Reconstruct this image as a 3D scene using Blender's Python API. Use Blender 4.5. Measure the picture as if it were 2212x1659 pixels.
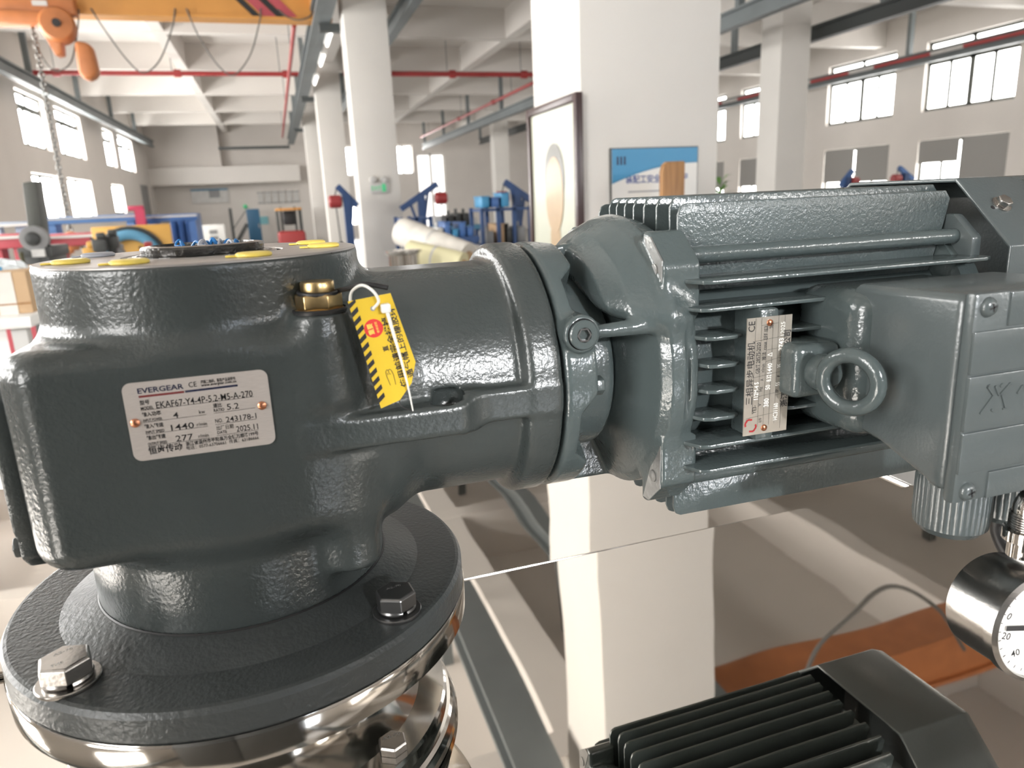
import bpy, bmesh, math, random
import numpy as np
from mathutils import Vector, Matrix

# ------------------------------------------------------------------ camera, world, exposure
for o in list(bpy.data.objects):
    bpy.data.objects.remove(o)
SC = bpy.context.scene
COL = SC.collection
ZC = 2.1                      # height of the lens above the factory floor; all modelling numbers below are relative to the lens
F_PX, YAW, PITCH, ROLL = 1557.36, 0.298191, 0.253074, -0.0443315

def cam_axes():
    cy, sy, cp, sp = math.cos(YAW), math.sin(YAW), math.cos(PITCH), math.sin(PITCH)
    f = np.array([sy * cp, cy * cp, -sp]); r = np.array([cy, -sy, 0.0]); u = np.cross(r, f)
    c, s = math.cos(ROLL), math.sin(ROLL)
    return c * r + s * u, -s * r + c * u, f
RIGHT, UP, FWD = cam_axes()
cd = bpy.data.cameras.new('camera')
cam = bpy.data.objects.new('camera', cd); COL.objects.link(cam)
cam.matrix_world = Matrix(((RIGHT[0], UP[0], -FWD[0], 0), (RIGHT[1], UP[1], -FWD[1], 0), (RIGHT[2], UP[2], -FWD[2], ZC), (0, 0, 0, 1)))
cd.sensor_width = 36.0; cd.lens = F_PX * 36.0 / 2212.0
cd.clip_start = 0.02; cd.clip_end = 300
cd.dof.use_dof = True; cd.dof.focus_distance = 0.46; cd.dof.aperture_fstop = 11.5
SC.camera = cam

W = bpy.data.worlds.new('world'); SC.world = W; W.use_nodes = True
W.node_tree.nodes['Background'].inputs[0].default_value = (0.80, 0.88, 1.0, 1)
W.node_tree.nodes['Background'].inputs[1].default_value = 12.0
WINDOW_POWER = 17.0        # open sky on the left side
WINDOW_POWER_R = 6.0       # dimmer panes keep the right bay from washing out
# low hazy sun entering through the open window in the wall behind the camera
SUN_DIR = Vector((0.25, -0.93, 0.28)).normalized()
sl = bpy.data.lights.new('sun', 'SUN'); sl.energy = 1.4; sl.angle = math.radians(2.6); sl.color = (1.0, 0.985, 0.96)
sun = bpy.data.objects.new('sun', sl); COL.objects.link(sun)
sun.rotation_euler = SUN_DIR.to_track_quat('Z', 'Y').to_euler(); sun.location = (4, -14, 8)
SC.view_settings.view_transform = 'Standard'
SC.view_settings.look = 'None'
SC.view_settings.gamma = 1.0
SC.view_settings.exposure = 0.74
SC.view_settings.use_curve_mapping = False
SC.cycles.use_denoising = True
SC.cycles.max_bounces = 7
SC.cycles.diffuse_bounces = 4
SC.cycles.glossy_bounces = 4
SC.cycles.use_adaptive_sampling = True
SC.cycles.adaptive_threshold = 0.08
SC.cycles.sample_clamp_indirect = 8.0
SC.cycles.caustics_refractive = False

def ray(x, y):
    return RIGHT * ((x - 1106) / F_PX) - UP * ((y - 829.5) / F_PX) + FWD
def at(x, y, Y):
    d = ray(x, y); return d * (Y / d[1])
def onz(x, y, z):
    d = ray(x, y); return d * (z / d[2])

# ------------------------------------------------------------------ materials
MATS = {}
def nodes_of(name):
    m = bpy.data.materials.new(name); m.use_nodes = True
    nt = m.node_tree
    return m, nt, nt.nodes['Principled BSDF']
def mat(name, col, rough=0.5, metal=0.0, bump=0.0, bscale=200.0, var=0.0, vscale=3.0, coat=0.0, spec=0.5, detail=2.0, emit=0.0, stretch=None, trans=0.0):
    """procedural material: principled + noise colour variation + noise bump (object coordinates, metres)"""
    if name in MATS: return MATS[name]
    m, nt, b = nodes_of(name)
    c = (*col, 1.0)
    b.inputs['Base Color'].default_value = c
    b.inputs['Roughness'].default_value = rough
    b.inputs['Metallic'].default_value = metal
    b.inputs['Specular IOR Level'].default_value = spec
    b.inputs['Coat Weight'].default_value = coat
    b.inputs['Coat Roughness'].default_value = 0.12
    if trans: b.inputs['Transmission Weight'].default_value = trans
    if emit:
        b.inputs['Emission Color'].default_value = c
        b.inputs['Emission Strength'].default_value = emit
    tc = nt.nodes.new('ShaderNodeTexCoord')
    src = tc.outputs['Object']
    if stretch:
        mp = nt.nodes.new('ShaderNodeMapping'); mp.inputs['Scale'].default_value = stretch
        nt.links.new(src, mp.inputs['Vector']); src = mp.outputs['Vector']
    if var > 0:
        n = nt.nodes.new('ShaderNodeTexNoise'); n.inputs['Scale'].default_value = vscale; n.inputs['Detail'].default_value = 5
        nt.links.new(src, n.inputs['Vector'])
        r = nt.nodes.new('ShaderNodeMapRange'); r.inputs['From Min'].default_value = 0.3; r.inputs['From Max'].default_value = 0.7
        r.inputs['To Min'].default_value = 1 - var; r.inputs['To Max'].default_value = 1 + var
        nt.links.new(n.outputs['Fac'], r.inputs['Value'])
        mx = nt.nodes.new('ShaderNodeVectorMath'); mx.operation = 'SCALE'
        mx.inputs[0].default_value = col
        nt.links.new(r.outputs['Result'], mx.inputs['Scale'])
        nt.links.new(mx.outputs['Vector'], b.inputs['Base Color'])
    if bump > 0:
        n = nt.nodes.new('ShaderNodeTexNoise'); n.inputs['Scale'].default_value = bscale; n.inputs['Detail'].default_value = detail
        nt.links.new(src, n.inputs['Vector'])
        bp = nt.nodes.new('ShaderNodeBump'); bp.inputs['Strength'].default_value = 1.0; bp.inputs['Distance'].default_value = bump
        nt.links.new(n.outputs['Fac'], bp.inputs['Height'])
        nt.links.new(bp.outputs['Normal'], b.inputs['Normal'])
    MATS[name] = m
    return m

PAINT = (0.098, 0.122, 0.122)
M_GEAR = mat('reducer_paint', (0.044, 0.052, 0.051), 0.27, bump=0.00030, bscale=480, var=0.10, vscale=18, detail=2.5, spec=0.65)
M_FLANGE = mat('flange_paint', (0.042, 0.047, 0.047), 0.38, bump=0.0004, bscale=380, var=0.12, vscale=25, detail=3)
M_MOTOR = mat('motor_paint', (0.072, 0.091, 0.092), 0.19, bump=0.00028, bscale=360, var=0.08, vscale=20, detail=2, spec=0.65)
M_MOTOR_ROUGH = mat('motor_cast_paint', (0.076, 0.097, 0.098), 0.30, bump=0.00042, bscale=520, var=0.08, vscale=30, detail=2, spec=0.65)
M_MOTOR_FLAT = mat('motor_sheet_paint', (0.083, 0.099, 0.101), 0.24, bump=0.00012, bscale=500, var=0.04, vscale=12, spec=0.65)
M_CAST = mat('bare_cast_grey', (0.30, 0.30, 0.29), 0.38, metal=0.5, bump=0.0004, bscale=350, var=0.15, vscale=40)
M_MACHINED = mat('machined_top', (0.40, 0.375, 0.355), 0.38, metal=0.6, bump=0.0001, bscale=300, var=0.12, vscale=60)
M_OILY = mat('oily_steel', (0.09, 0.088, 0.085), 0.22, metal=0.8, bump=0.0006, bscale=260, var=0.3, vscale=120)
M_STEEL = mat('polished_steel', (0.62, 0.60, 0.57), 0.09, metal=1.0, bump=0.00008, bscale=25, var=0.05, vscale=9)
M_BOLT = mat('stainless_bolt', (0.50, 0.48, 0.46), 0.25, metal=1.0, bump=0.00006, bscale=500)
M_DARKBOLT = mat('dark_bolt', (0.16, 0.16, 0.16), 0.28, metal=0.9)
M_BRASS = mat('brass', (0.62, 0.45, 0.22), 0.30, metal=1.0, var=0.1, vscale=200)
M_COPPER = mat('copper_rivet', (0.60, 0.26, 0.15), 0.28, metal=1.0)
M_RUBBER = mat('black_rubber', (0.012, 0.012, 0.013), 0.45)
M_PLATE = mat('brushed_plate', (0.50, 0.455, 0.42), 0.33, metal=0.25, bump=0.00004, bscale=60, var=0.06, vscale=40, stretch=(6, 1, 60))
M_PLATE2 = mat('bent_plate', (0.50, 0.46, 0.40), 0.25, metal=0.5, bump=0.0008, bscale=45, var=0.08, vscale=60)
M_INK = mat('black_ink', (0.012, 0.012, 0.014), 0.5)
M_INKBLUE = mat('navy_ink', (0.010, 0.014, 0.045), 0.5)
M_INKRED = mat('dark_red_ink', (0.16, 0.02, 0.022), 0.5)
M_LOGORED = mat('logo_red', (0.36, 0.02, 0.025), 0.45)
M_STAMP = mat('stamped_light', (0.75, 0.74, 0.70), 0.4)
M_YCAP = mat('yellow_cap', (0.80, 0.62, 0.12), 0.35, bump=0.0002, bscale=300, var=0.08, vscale=80)
M_YTAG = mat('yellow_card', (0.68, 0.47, 0.045), 0.16, var=0.03, vscale=30, coat=0.6)
M_STICKER = mat('red_sticker', (0.62, 0.045, 0.04), 0.3)
M_ZIP = mat('white_nylon', (0.72, 0.71, 0.66), 0.35)
M_BLUESTRING = mat('blue_plastic', (0.02, 0.16, 0.42), 0.35)
M_GREYSCRAP = mat('grey_scrap', (0.30, 0.31, 0.34), 0.5)

def mirror_steel():
    m, nt, b = nodes_of('mirror_polished_sheet')
    b.inputs['Base Color'].default_value = (0.78, 0.735, 0.68, 1)
    b.inputs['Metallic'].default_value = 1.0
    tc = nt.nodes.new('ShaderNodeTexCoord')
    mp = nt.nodes.new('ShaderNodeMapping'); mp.inputs['Scale'].default_value = (3, 60, 1)
    nt.links.new(tc.outputs['Object'], mp.inputs['Vector'])
    n = nt.nodes.new('ShaderNodeTexNoise'); n.inputs['Scale'].default_value = 1.6; n.inputs['Detail'].default_value = 4
    nt.links.new(mp.outputs['Vector'], n.inputs['Vector'])
    r = nt.nodes.new('ShaderNodeMapRange'); r.inputs['To Min'].default_value = 0.008; r.inputs['To Max'].default_value = 0.032
    nt.links.new(n.outputs['Fac'], r.inputs['Value']); nt.links.new(r.outputs['Result'], b.inputs['Roughness'])
    n2 = nt.nodes.new('ShaderNodeTexNoise'); n2.inputs['Scale'].default_value = 5.5; n2.inputs['Detail'].default_value = 1
    nt.links.new(tc.outputs['Object'], n2.inputs['Vector'])
    bp = nt.nodes.new('ShaderNodeBump'); bp.inputs['Distance'].default_value = 0.0007; bp.inputs['Strength'].default_value = 1
    nt.links.new(n2.outputs['Fac'], bp.inputs['Height']); nt.links.new(bp.outputs['Normal'], b.inputs['Normal'])
    return m
M_MIRROR = mirror_steel()

M_WALL = mat('wall_plaster', (0.66, 0.62, 0.58), 0.8, bump=0.003, bscale=6, var=0.03, vscale=0.7)
M_CEIL = mat('ceiling_plaster', (0.72, 0.685, 0.645), 0.85, var=0.03, vscale=0.5)
M_PILLAR = mat('pillar_plaster', (0.70, 0.675, 0.635), 0.7, bump=0.002, bscale=8, var=0.025, vscale=1.2)
M_FLOOR = mat('epoxy_floor', (0.32, 0.31, 0.29), 0.35, var=0.12, vscale=1.5, bump=0.001, bscale=40)
M_RAIL = mat('grey_rail_paint', (0.16, 0.18, 0.185), 0.5, var=0.08, vscale=2)
M_DARKRAIL = mat('dark_rail_paint', (0.055, 0.062, 0.062), 0.5)
M_FRAME = mat('window_frame_dark', (0.10, 0.105, 0.09), 0.5)
M_FRAMEW = mat('window_frame_white', (0.75, 0.73, 0.70), 0.5)
M_BLIND = mat('roller_blind', (0.30, 0.29, 0.275), 0.9)
M_REDPIPE = mat('red_pipe', (0.38, 0.045, 0.045), 0.4, var=0.1, vscale=2)
M_ORANGE = mat('crane_orange', (0.62, 0.29, 0.07), 0.45, var=0.06, vscale=2)
M_HOIST = mat('hoist_orange', (0.44, 0.155, 0.05), 0.5, var=0.12, vscale=4)
M_BLACK = mat('black_plastic', (0.02, 0.02, 0.021), 0.5)
M_DARK = mat('dark_machine', (0.05, 0.052, 0.05), 0.5, var=0.2, vscale=6)
M_GREY = mat('grey_machine', (0.25, 0.25, 0.25), 0.5, var=0.15, vscale=6)
M_LGREY = mat('light_grey', (0.55, 0.54, 0.52), 0.5, var=0.08, vscale=4)
M_WHITE = mat('white_paint', (0.78, 0.77, 0.74), 0.5)
M_BLUE = mat('workshop_blue', (0.05, 0.13, 0.34), 0.45, var=0.12, vscale=5)
M_NAVY = mat('navy_rack', (0.022, 0.06, 0.17), 0.5, var=0.15, vscale=5)
M_CYAN = mat('cyan_box', (0.05, 0.25, 0.45), 0.5)
M_RINGBLUE = mat('ring_blue', (0.09, 0.25, 0.38), 0.5)
M_DOORBLUE = mat('door_blue', (0.035, 0.13, 0.24), 0.5)
M_MRED = mat('machine_red', (0.46, 0.08, 0.10), 0.5)
M_HRED = mat('hoist_red', (0.33, 0.04, 0.04), 0.45)
M_YELLOW = mat('machine_yellow', (0.62, 0.34, 0.07), 0.45)
M_CARD = mat('cardboard', (0.50, 0.34, 0.20), 0.8, var=0.08, vscale=5)
M_WOOD = None
M_CABLE = mat('grey_cable', (0.12, 0.115, 0.105), 0.6)
M_CHAIN = mat('chain_steel', (0.22, 0.22, 0.21), 0.4, metal=0.8)
M_WRAP = mat('wrapped_roll', (0.66, 0.63, 0.58), 0.6, var=0.1, vscale=8)
M_WRAPY = mat('yellowish_roll', (0.70, 0.66, 0.42), 0.6)
M_TUBE = mat('lit_tube', (1.0, 0.98, 0.94), 0.4, emit=2.0)
M_PANE = mat('daylight_pane', (1.0, 0.985, 0.96), 0.2, emit=WINDOW_POWER)
M_PANE_DIM = mat('dim_doorway_pane', (1.0, 0.985, 0.96), 0.3, emit=0.9)  # daylight in the doorway, put in as a faintly glowing sheet
M_PANE_R = mat('dim_daylight_pane', (1.0, 0.985, 0.96), 0.2, emit=WINDOW_POWER_R)
M_GREEN = mat('green_leaf', (0.10, 0.22, 0.05), 0.6)
M_GREENLIT = mat('exit_green', (0.05, 0.42, 0.18), 0.4, emit=0.25)

def wood_mat():
    m, nt, b = nodes_of('brown_wood')
    tc = nt.nodes.new('ShaderNodeTexCoord'); mp = nt.nodes.new('ShaderNodeMapping'); mp.inputs['Scale'].default_value = (40, 40, 2.5)
    nt.links.new(tc.outputs['Object'], mp.inputs['Vector'])
    n = nt.nodes.new('ShaderNodeTexNoise'); n.inputs['Scale'].default_value = 1.2; n.inputs['Detail'].default_value = 6
    nt.links.new(mp.outputs['Vector'], n.inputs['Vector'])
    r = nt.nodes.new('ShaderNodeValToRGB')
    r.color_ramp.elements[0].position = .3; r.color_ramp.elements[0].color = (0.22, 0.10, 0.03, 1)
    r.color_ramp.elements[1].position = .75; r.color_ramp.elements[1].color = (0.42, 0.21, 0.07, 1)
    nt.links.new(n.outputs['Fac'], r.inputs['Fac']); nt.links.new(r.outputs['Color'], b.inputs['Base Color'])
    b.inputs['Roughness'].default_value = 0.45
    return m
M_WOOD = wood_mat()

# ------------------------------------------------------------------ mesh helpers (all coordinates relative to the lens)
def world_loc(o):
    v = Vector(o.location)
    p = o.parent
    while p is not None:
        v = v + p.location; p = p.parent
    return v
def mk(name, geo, m, parent=None, smooth=False, bevel=0.0, seg=2, angle=35, label=None, kind=None, cat=None, group=None, raw=False):
    V, F = geo
    V = np.asarray(V, float)
    if not raw: V = V + np.array([0, 0, ZC])
    lo, hi = V.min(0), V.max(0)
    c = np.array([(lo[0] + hi[0]) / 2, (lo[1] + hi[1]) / 2, lo[2]])
    me = bpy.data.meshes.new(name)
    if isinstance(F, np.ndarray):
        me.from_pydata((V - c), [], F.tolist())
    else:
        me.from_pydata([tuple(v) for v in (V - c)], [], [tuple(int(i) for i in f) for f in F])
    if bevel > 0:
        bm = bmesh.new(); bm.from_mesh(me)
        bmesh.ops.remove_doubles(bm, verts=bm.verts, dist=1e-6)
        es = [e for e in bm.edges if len(e.link_faces) == 2 and e.calc_face_angle(0) > math.radians(25)]
        bmesh.ops.bevel(bm, geom=es, offset=bevel, segments=seg, profile=0.5, affect='EDGES', clamp_overlap=True)
        bm.to_mesh(me); bm.free()
    me.update()
    if smooth or bevel > 0:
        me.shade_smooth()
        me.set_sharp_from_angle(angle=math.radians(angle))
    me.materials.append(m)
    o = bpy.data.objects.new(name, me); COL.objects.link(o)
    o.location = Vector(c) - (world_loc(parent) if parent else Vector((0, 0, 0)))
    if parent: o.parent = parent
    tag(o, label, cat, group, kind)
    return o
def tag(o, label=None, cat=None, group=None, kind=None):
    if label: o['label'] = label
    if cat: o['category'] = cat
    if group: o['group'] = group
    if kind: o['kind'] = kind
    return o
def empty(name, x, y, z, label=None, cat=None, group=None):
    o = bpy.data.objects.new(name, None); COL.objects.link(o)
    o.location = (x, y, z + ZC); o.empty_display_size = 0.05
    return tag(o, label, cat, group)
def copy_tree(o, dx, parent=None, label=None):
    c = o.copy(); COL.objects.link(c); c.parent = parent
    if parent is None: c.location = o.location + Vector(dx)
    if label: c['label'] = label
    for ch in list(o.children): copy_tree(ch, None, c)
    return c
def join(*gs):
    V = []; F = []; n = 0
    for v, f in gs:
        v = np.asarray(v, float); V.append(v)
        F += [tuple(int(i) + n for i in q) for q in f]; n += len(v)
    return np.concatenate(V), F
def box(x0, x1, y0, y1, z0, z1):
    V = [(x0, y0, z0), (x1, y0, z0), (x1, y1, z0), (x0, y1, z0), (x0, y0, z1), (x1, y0, z1), (x1, y1, z1), (x0, y1, z1)]
    return np.array(V, float), [(3, 2, 1, 0), (4, 5, 6, 7), (0, 1, 5, 4), (1, 2, 6, 5), (2, 3, 7, 6), (3, 0, 4, 7)]
def prism(poly, a, b, axis='x'):
    """extrude a 2D polygon along an axis; poly coords are the two other axes in xyz order"""
    n = len(poly); V = []
    for t in (a, b):
        for p, q in poly:
            V.append({'x': (t, p, q), 'y': (p, t, q), 'z': (p, q, t)}[axis])
    F = [tuple(range(n)), tuple(range(2 * n - 1, n - 1, -1))] + [(i, n + i, n + (i + 1) % n, (i + 1) % n) for i in range(n)]
    V = np.array(V, float)
    return fix(V, F)
def fix(V, F):
    bm = bmesh.new(); vs = [bm.verts.new(v) for v in V]
    for f in F:
        try: bm.faces.new([vs[i] for i in f])
        except ValueError: pass
    bmesh.ops.recalc_face_normals(bm, faces=bm.faces)
    bm.verts.index_update()
    out = [tuple(v.index for v in f.verts) for f in bm.faces]
    bm.free()
    return np.asarray(V, float), out
def basis(n):
    n = np.array(n, float); n /= np.linalg.norm(n)
    a = np.array([0, 0, 1.0]) if abs(n[2]) < .9 else np.array([1.0, 0, 0])
    u = np.cross(a, n); u /= np.linalg.norm(u)
    return u, np.cross(n, u), n
def lathe(prof, c, axis=(0, 0, 1), n=48, cap0=True, cap1=True, rfun=None):
    """prof: list of (radius, height along axis)"""
    u, v, w = basis(axis); c = np.array(c, float); V = []; F = []
    for k, (r, h) in enumerate(prof):
        for i in range(n):
            a = 2 * math.pi * i / n; rr = r * (rfun(i, k) if rfun else 1)
            V.append(c + w * h + (u * math.cos(a) + v * math.sin(a)) * rr)
    for k in range(len(prof) - 1):
        for i in range(n):
            j = (i + 1) % n
            F.append((k * n + i, k * n + j, (k + 1) * n + j, (k + 1) * n + i))
    if cap0: F.append(tuple(range(n - 1, -1, -1)))
    if cap1: F.append(tuple((len(prof) - 1) * n + i for i in range(n)))
    if prof[-1][1] < prof[0][1]: F = [tuple(reversed(f)) for f in F]
    return np.array(V), F
def cyl(c0, c1, r, n=24, r1=None):
    c0 = np.array(c0, float); d = np.array(c1, float) - c0; L = np.linalg.norm(d)
    return lathe([(r, 0), (r if r1 is None else r1, L)], c0, d, n)
def tube(pts, r, n=10, closed=False):
    P = np.array(pts, float); m = len(P); V = []; F = []
    up = None
    for k in range(m):
        if closed: t = P[(k + 1) % m] - P[k - 1]
        else: t = P[min(k + 1, m - 1)] - P[max(k - 1, 0)]
        t /= np.linalg.norm(t) + 1e-12
        if up is None:
            u, v, _ = basis(t)
        else:
            u = up - t * (up @ t); u /= np.linalg.norm(u) + 1e-12; v = np.cross(t, u)
        up = u
        rr = r[k] if hasattr(r, '__len__') else r
        for i in range(n):
            a = 2 * math.pi * i / n
            V.append(P[k] + (u * math.cos(a) + v * math.sin(a)) * rr)
    for k in range(m if closed else m - 1):
        k2 = (k + 1) % m
        for i in range(n):
            j = (i + 1) % n
            F.append((k * n + i, k * n + j, k2 * n + j, k2 * n + i))
    if not closed: F += [tuple(range(n - 1, -1, -1)), tuple((m - 1) * n + i for i in range(n))]
    return np.array(V), F
def spline(pts, n=8):
    P = [np.array(p, float) for p in pts]; P = [2 * P[0] - P[1]] + P + [2 * P[-1] - P[-2]]; out = []
    for i in range(1, len(P) - 2):
        for k in range(n):
            t = k / n
            out.append(0.5 * ((2 * P[i]) + (-P[i - 1] + P[i + 1]) * t + (2 * P[i - 1] - 5 * P[i] + 4 * P[i + 1] - P[i + 2]) * t * t + (-P[i - 1] + 3 * P[i] - 3 * P[i + 1] + P[i + 2]) * t ** 3))
    out.append(P[-2]); return out
def bar(p, q, w, h=None):
    """rectangular bar between two points"""
    p = np.array(p, float); q = np.array(q, float); h = h or w
    u, v, d = basis(q - p); V = []
    for c in (p, q):
        for a, b in ((-1, -1), (1, -1), (1, 1), (-1, 1)): V.append(c + u * a * w / 2 + v * b * h / 2)
    return np.array(V), [(3, 2, 1, 0), (4, 5, 6, 7), (0, 1, 5, 4), (1, 2, 6, 5), (2, 3, 7, 6), (3, 0, 4, 7)]
def hexprism(c, axis, r, h, rot=0.0, cham=0.0):
    u, v, w = basis(axis); c = np.array(c, float)
    prof = [(1, 0), (1, h)] if cham == 0 else [(1, 0), (1, h - cham), (.9, h)]
    V = []; F = []
    for s, hh in prof:
        for i in range(6):
            a = rot + math.pi / 3 * i; V.append(c + w * hh + (u * math.cos(a) + v * math.sin(a)) * r * s)
    for k in range(len(prof) - 1):
        for i in range(6): F.append((k * 6 + i, k * 6 + (i + 1) % 6, k * 6 + 6 + (i + 1) % 6, k * 6 + 6 + i))
    F += [tuple(range(5, -1, -1)), tuple(len(V) - 6 + i for i in range(6))]
    return np.array(V), F
def ball(c, r, n=16, m=10, sq=(1, 1, 1)):
    V = []; F = []
    for k in range(m + 1):
        ph = math.pi * k / m
        for i in range(n):
            a = 2 * math.pi * i / n
            V.append((c[0] + r * sq[0] * math.sin(ph) * math.cos(a), c[1] + r * sq[1] * math.sin(ph) * math.sin(a), c[2] - r * sq[2] * math.cos(ph)))
    for k in range(m):
        for i in range(n):
            j = (i + 1) % n; F.append((k * n + i, k * n + j, k * n + n + j, k * n + n + i))
    return np.array(V), F

# signed distance casting: smooth unions, then naive surface nets
def smin(a, b, k):
    h = np.clip(0.5 + 0.5 * (b - a) / k, 0, 1)
    return b * (1 - h) + a * h - k * h * (1 - h)
def smax(a, b, k): return -smin(-a, -b, k)
class Grid:
    def __init__(s, lo, hi, h):
        s.lo = np.array(lo, float); s.h = h
        n = np.ceil((np.array(hi) - s.lo) / h).astype(int) + 1
        s.X, s.Y, s.Z = np.meshgrid(*[(s.lo[i] + h * np.arange(n[i])).astype(np.float32) for i in range(3)], indexing='ij', sparse=True)
    def box(s, c, half, r=0.0):
        qx = np.abs(s.X - c[0]) - (half[0] - r); qy = np.abs(s.Y - c[1]) - (half[1] - r); qz = np.abs(s.Z - c[2]) - (half[2] - r)
        return np.sqrt(np.maximum(qx, 0) ** 2 + np.maximum(qy, 0) ** 2 + np.maximum(qz, 0) ** 2) + np.minimum(np.maximum(qx, np.maximum(qy, qz)), 0) - r
    def cyl(s, axis, c, rad, a, b, r=0.0):
        A, B = {'x': (s.Y - c[1], s.Z - c[2]), 'y': (s.X - c[0], s.Z - c[2]), 'z': (s.X - c[0], s.Y - c[1])}[axis]
        T = {'x': s.X, 'y': s.Y, 'z': s.Z}[axis]
        d1 = np.sqrt(A * A + B * B) - (rad - r); d2 = np.abs(T - (a + b) / 2) - ((b - a) / 2 - r)
        return np.sqrt(np.maximum(d1, 0) ** 2 + np.maximum(d2, 0) ** 2) + np.minimum(np.maximum(d1, d2), 0) - r
    def seg(s, p, q, r0, r1):
        p = np.array(p); d = np.array(q) - p; L = d @ d
        t = np.clip(((s.X - p[0]) * d[0] + (s.Y - p[1]) * d[1] + (s.Z - p[2]) * d[2]) / L, 0, 1)
        return np.sqrt((s.X - p[0] - t * d[0]) ** 2 + (s.Y - p[1] - t * d[1]) ** 2 + (s.Z - p[2] - t * d[2]) ** 2) - (r0 + (r1 - r0) * t)
    def mesh(s, f):
        f = np.asarray(f, np.float32); neg = f < 0
        n = np.array(f.shape); cs = tuple(n - 1)
        acc = np.zeros(cs + (3,), np.float32); cnt = np.zeros(cs, np.int8)
        def sl(o): return tuple(slice(o[i], n[i] - 1 + o[i]) for i in range(3))
        for ax in range(3):
            o1, o2 = [i for i in range(3) if i != ax]
            for i in (0, 1):
                for j in (0, 1):
                    a = [0, 0, 0]; a[o1] = i; a[o2] = j; b = list(a); b[ax] = 1
                    fa, fb = f[sl(a)], f[sl(b)]; m = neg[sl(a)] != neg[sl(b)]
                    t = np.where(m, fa / np.where(m, fa - fb, 1), 0)
                    for d in range(3):
                        acc[..., d] += np.where(m, a[d] + (t if d == ax else 0), 0)
                    cnt += m
        act = cnt > 0; idx = -np.ones(cs, np.int64); idx[act] = np.arange(act.sum())
        V = (np.argwhere(act) + acc[act] / cnt[act][:, None]) * s.h + s.lo
        Q = []
        for ax in range(3):
            o1, o2 = [(1, 2), (2, 0), (0, 1)][ax]
            a = [slice(None)] * 3; b = [slice(None)] * 3
            a[ax] = slice(0, n[ax] - 1); b[ax] = slice(1, n[ax])
            ch = neg[tuple(a)] != neg[tuple(b)]
            e = np.argwhere(ch); e = e[(e[:, o1] > 0) & (e[:, o2] > 0) & (e[:, o1] < n[o1] - 1) & (e[:, o2] < n[o2] - 1)]
            up = neg[tuple(a)][tuple(e.T)]
            def cell(d1, d2):
                c = e.copy(); c[:, o1] -= d1; c[:, o2] -= d2; return idx[tuple(c.T)]
            q = np.stack([cell(1, 1), cell(0, 1), cell(0, 0), cell(1, 0)], 1)
            q[~up] = q[~up][:, ::-1]; Q.append(q)
        return V, np.concatenate(Q)

# flat lettering: strings become one mesh laid on a plane (origin, right, up)
def text_geo(items, org, ex, ey, nrm, lift=0.00012):
    """items: (string, x, y, width or None, cap height, angle, bold) in metres on the plane"""
    Vs = []; Fs = []; n = 0
    org, ex, ey, nrm = [np.array(a, float) for a in (org, ex, ey, nrm)]
    for it in items:
        s, x, y, w, h, ang, bold = it
        cu = bpy.data.curves.new('t', 'FONT'); cu.body = s; cu.size = 1.0; cu.resolution_u = 2
        cu.offset = 0.018 if bold else 0.004
        ob = bpy.data.objects.new('t', cu)
        me = bpy.data.meshes.new_from_object(ob)
        if len(me.vertices):
            P = np.array([v.co[:2] for v in me.vertices])
            cap = 0.63; sy = h / cap
            if any(ord(ch) > 0x2e80 for ch in s): sy = h / 0.78
            lo, hi = P[:, 0].min(), P[:, 0].max()
            sx = sy if w is None else w / max(hi - lo, 1e-6)
            X = (P[:, 0] - lo) * sx; Y = P[:, 1] * sy
            ca, sa = math.cos(ang), math.sin(ang)
            x2 = x + X * ca - Y * sa; y2 = y + X * sa + Y * ca
            Vs.append(org + np.outer(x2, ex) + np.outer(y2, ey) + nrm * lift)
            Fs += [tuple(i + n for i in p.vertices) for p in me.polygons]; n += len(P)
        bpy.data.meshes.remove(me); bpy.data.objects.remove(ob); bpy.data.curves.remove(cu)
    return np.concatenate(Vs), Fs
def strokes(segs, org, ex, ey, nrm, lift=0.0001):
    """flat line strokes (x0,y0,x1,y1,width) on a plane"""
    org, ex, ey, nrm = [np.array(a, float) for a in (org, ex, ey, nrm)]; V = []; F = []
    for x0, y0, x1, y1, w in segs:
        d = np.array([x1 - x0, y1 - y0]); d /= np.linalg.norm(d) + 1e-12; p = np.array([-d[1], d[0]]) * w / 2
        k = len(V)
        for q in ((x0 - p[0], y0 - p[1]), (x1 - p[0], y1 - p[1]), (x1 + p[0], y1 + p[1]), (x0 + p[0], y0 + p[1])):
            V.append(org + ex * q[0] + ey * q[1] + nrm * lift)
        F.append((k, k + 1, k + 2, k + 3))
    return np.array(V), F

# ------------------------------------------------------------------ the hall
XL, XR, YB, YF, ZF, ZT = -6.6, 20.4, -9.0, 48.0, -2.1, 5.2
TH = 0.25
mk('floor', box(XL - TH, XR + TH, YB - TH, YF + TH, ZF - 0.2, ZF), M_FLOOR, kind='structure')
ceiling = mk('ceiling', box(XL - TH, XR + TH, YB - TH, YF + TH, ZT, ZT + 0.2), M_CEIL, kind='structure')
def wall_geo(axis, pos, out, u0, u1, z0, z1, holes):
    us = sorted({u0, u1, *[h[0] for h in holes], *[h[1] for h in holes]}); zs = sorted({z0, z1, *[h[2] for h in holes], *[h[3] for h in holes]})
    gs = []
    a, b = sorted((pos, pos + out * TH))
    for i in range(len(us) - 1):
        run = None
        for j in range(len(zs) - 1):
            cu, cz = (us[i] + us[i + 1]) / 2, (zs[j] + zs[j + 1]) / 2
            if any(h[0] < cu < h[1] and h[2] < cz < h[3] for h in holes): continue
            gs.append(box(a, b, us[i], us[i + 1], zs[j], zs[j + 1]) if axis == 'x' else box(us[i], us[i + 1], a, b, zs[j], zs[j + 1]))
    return join(*gs)
WN = [0]
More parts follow.
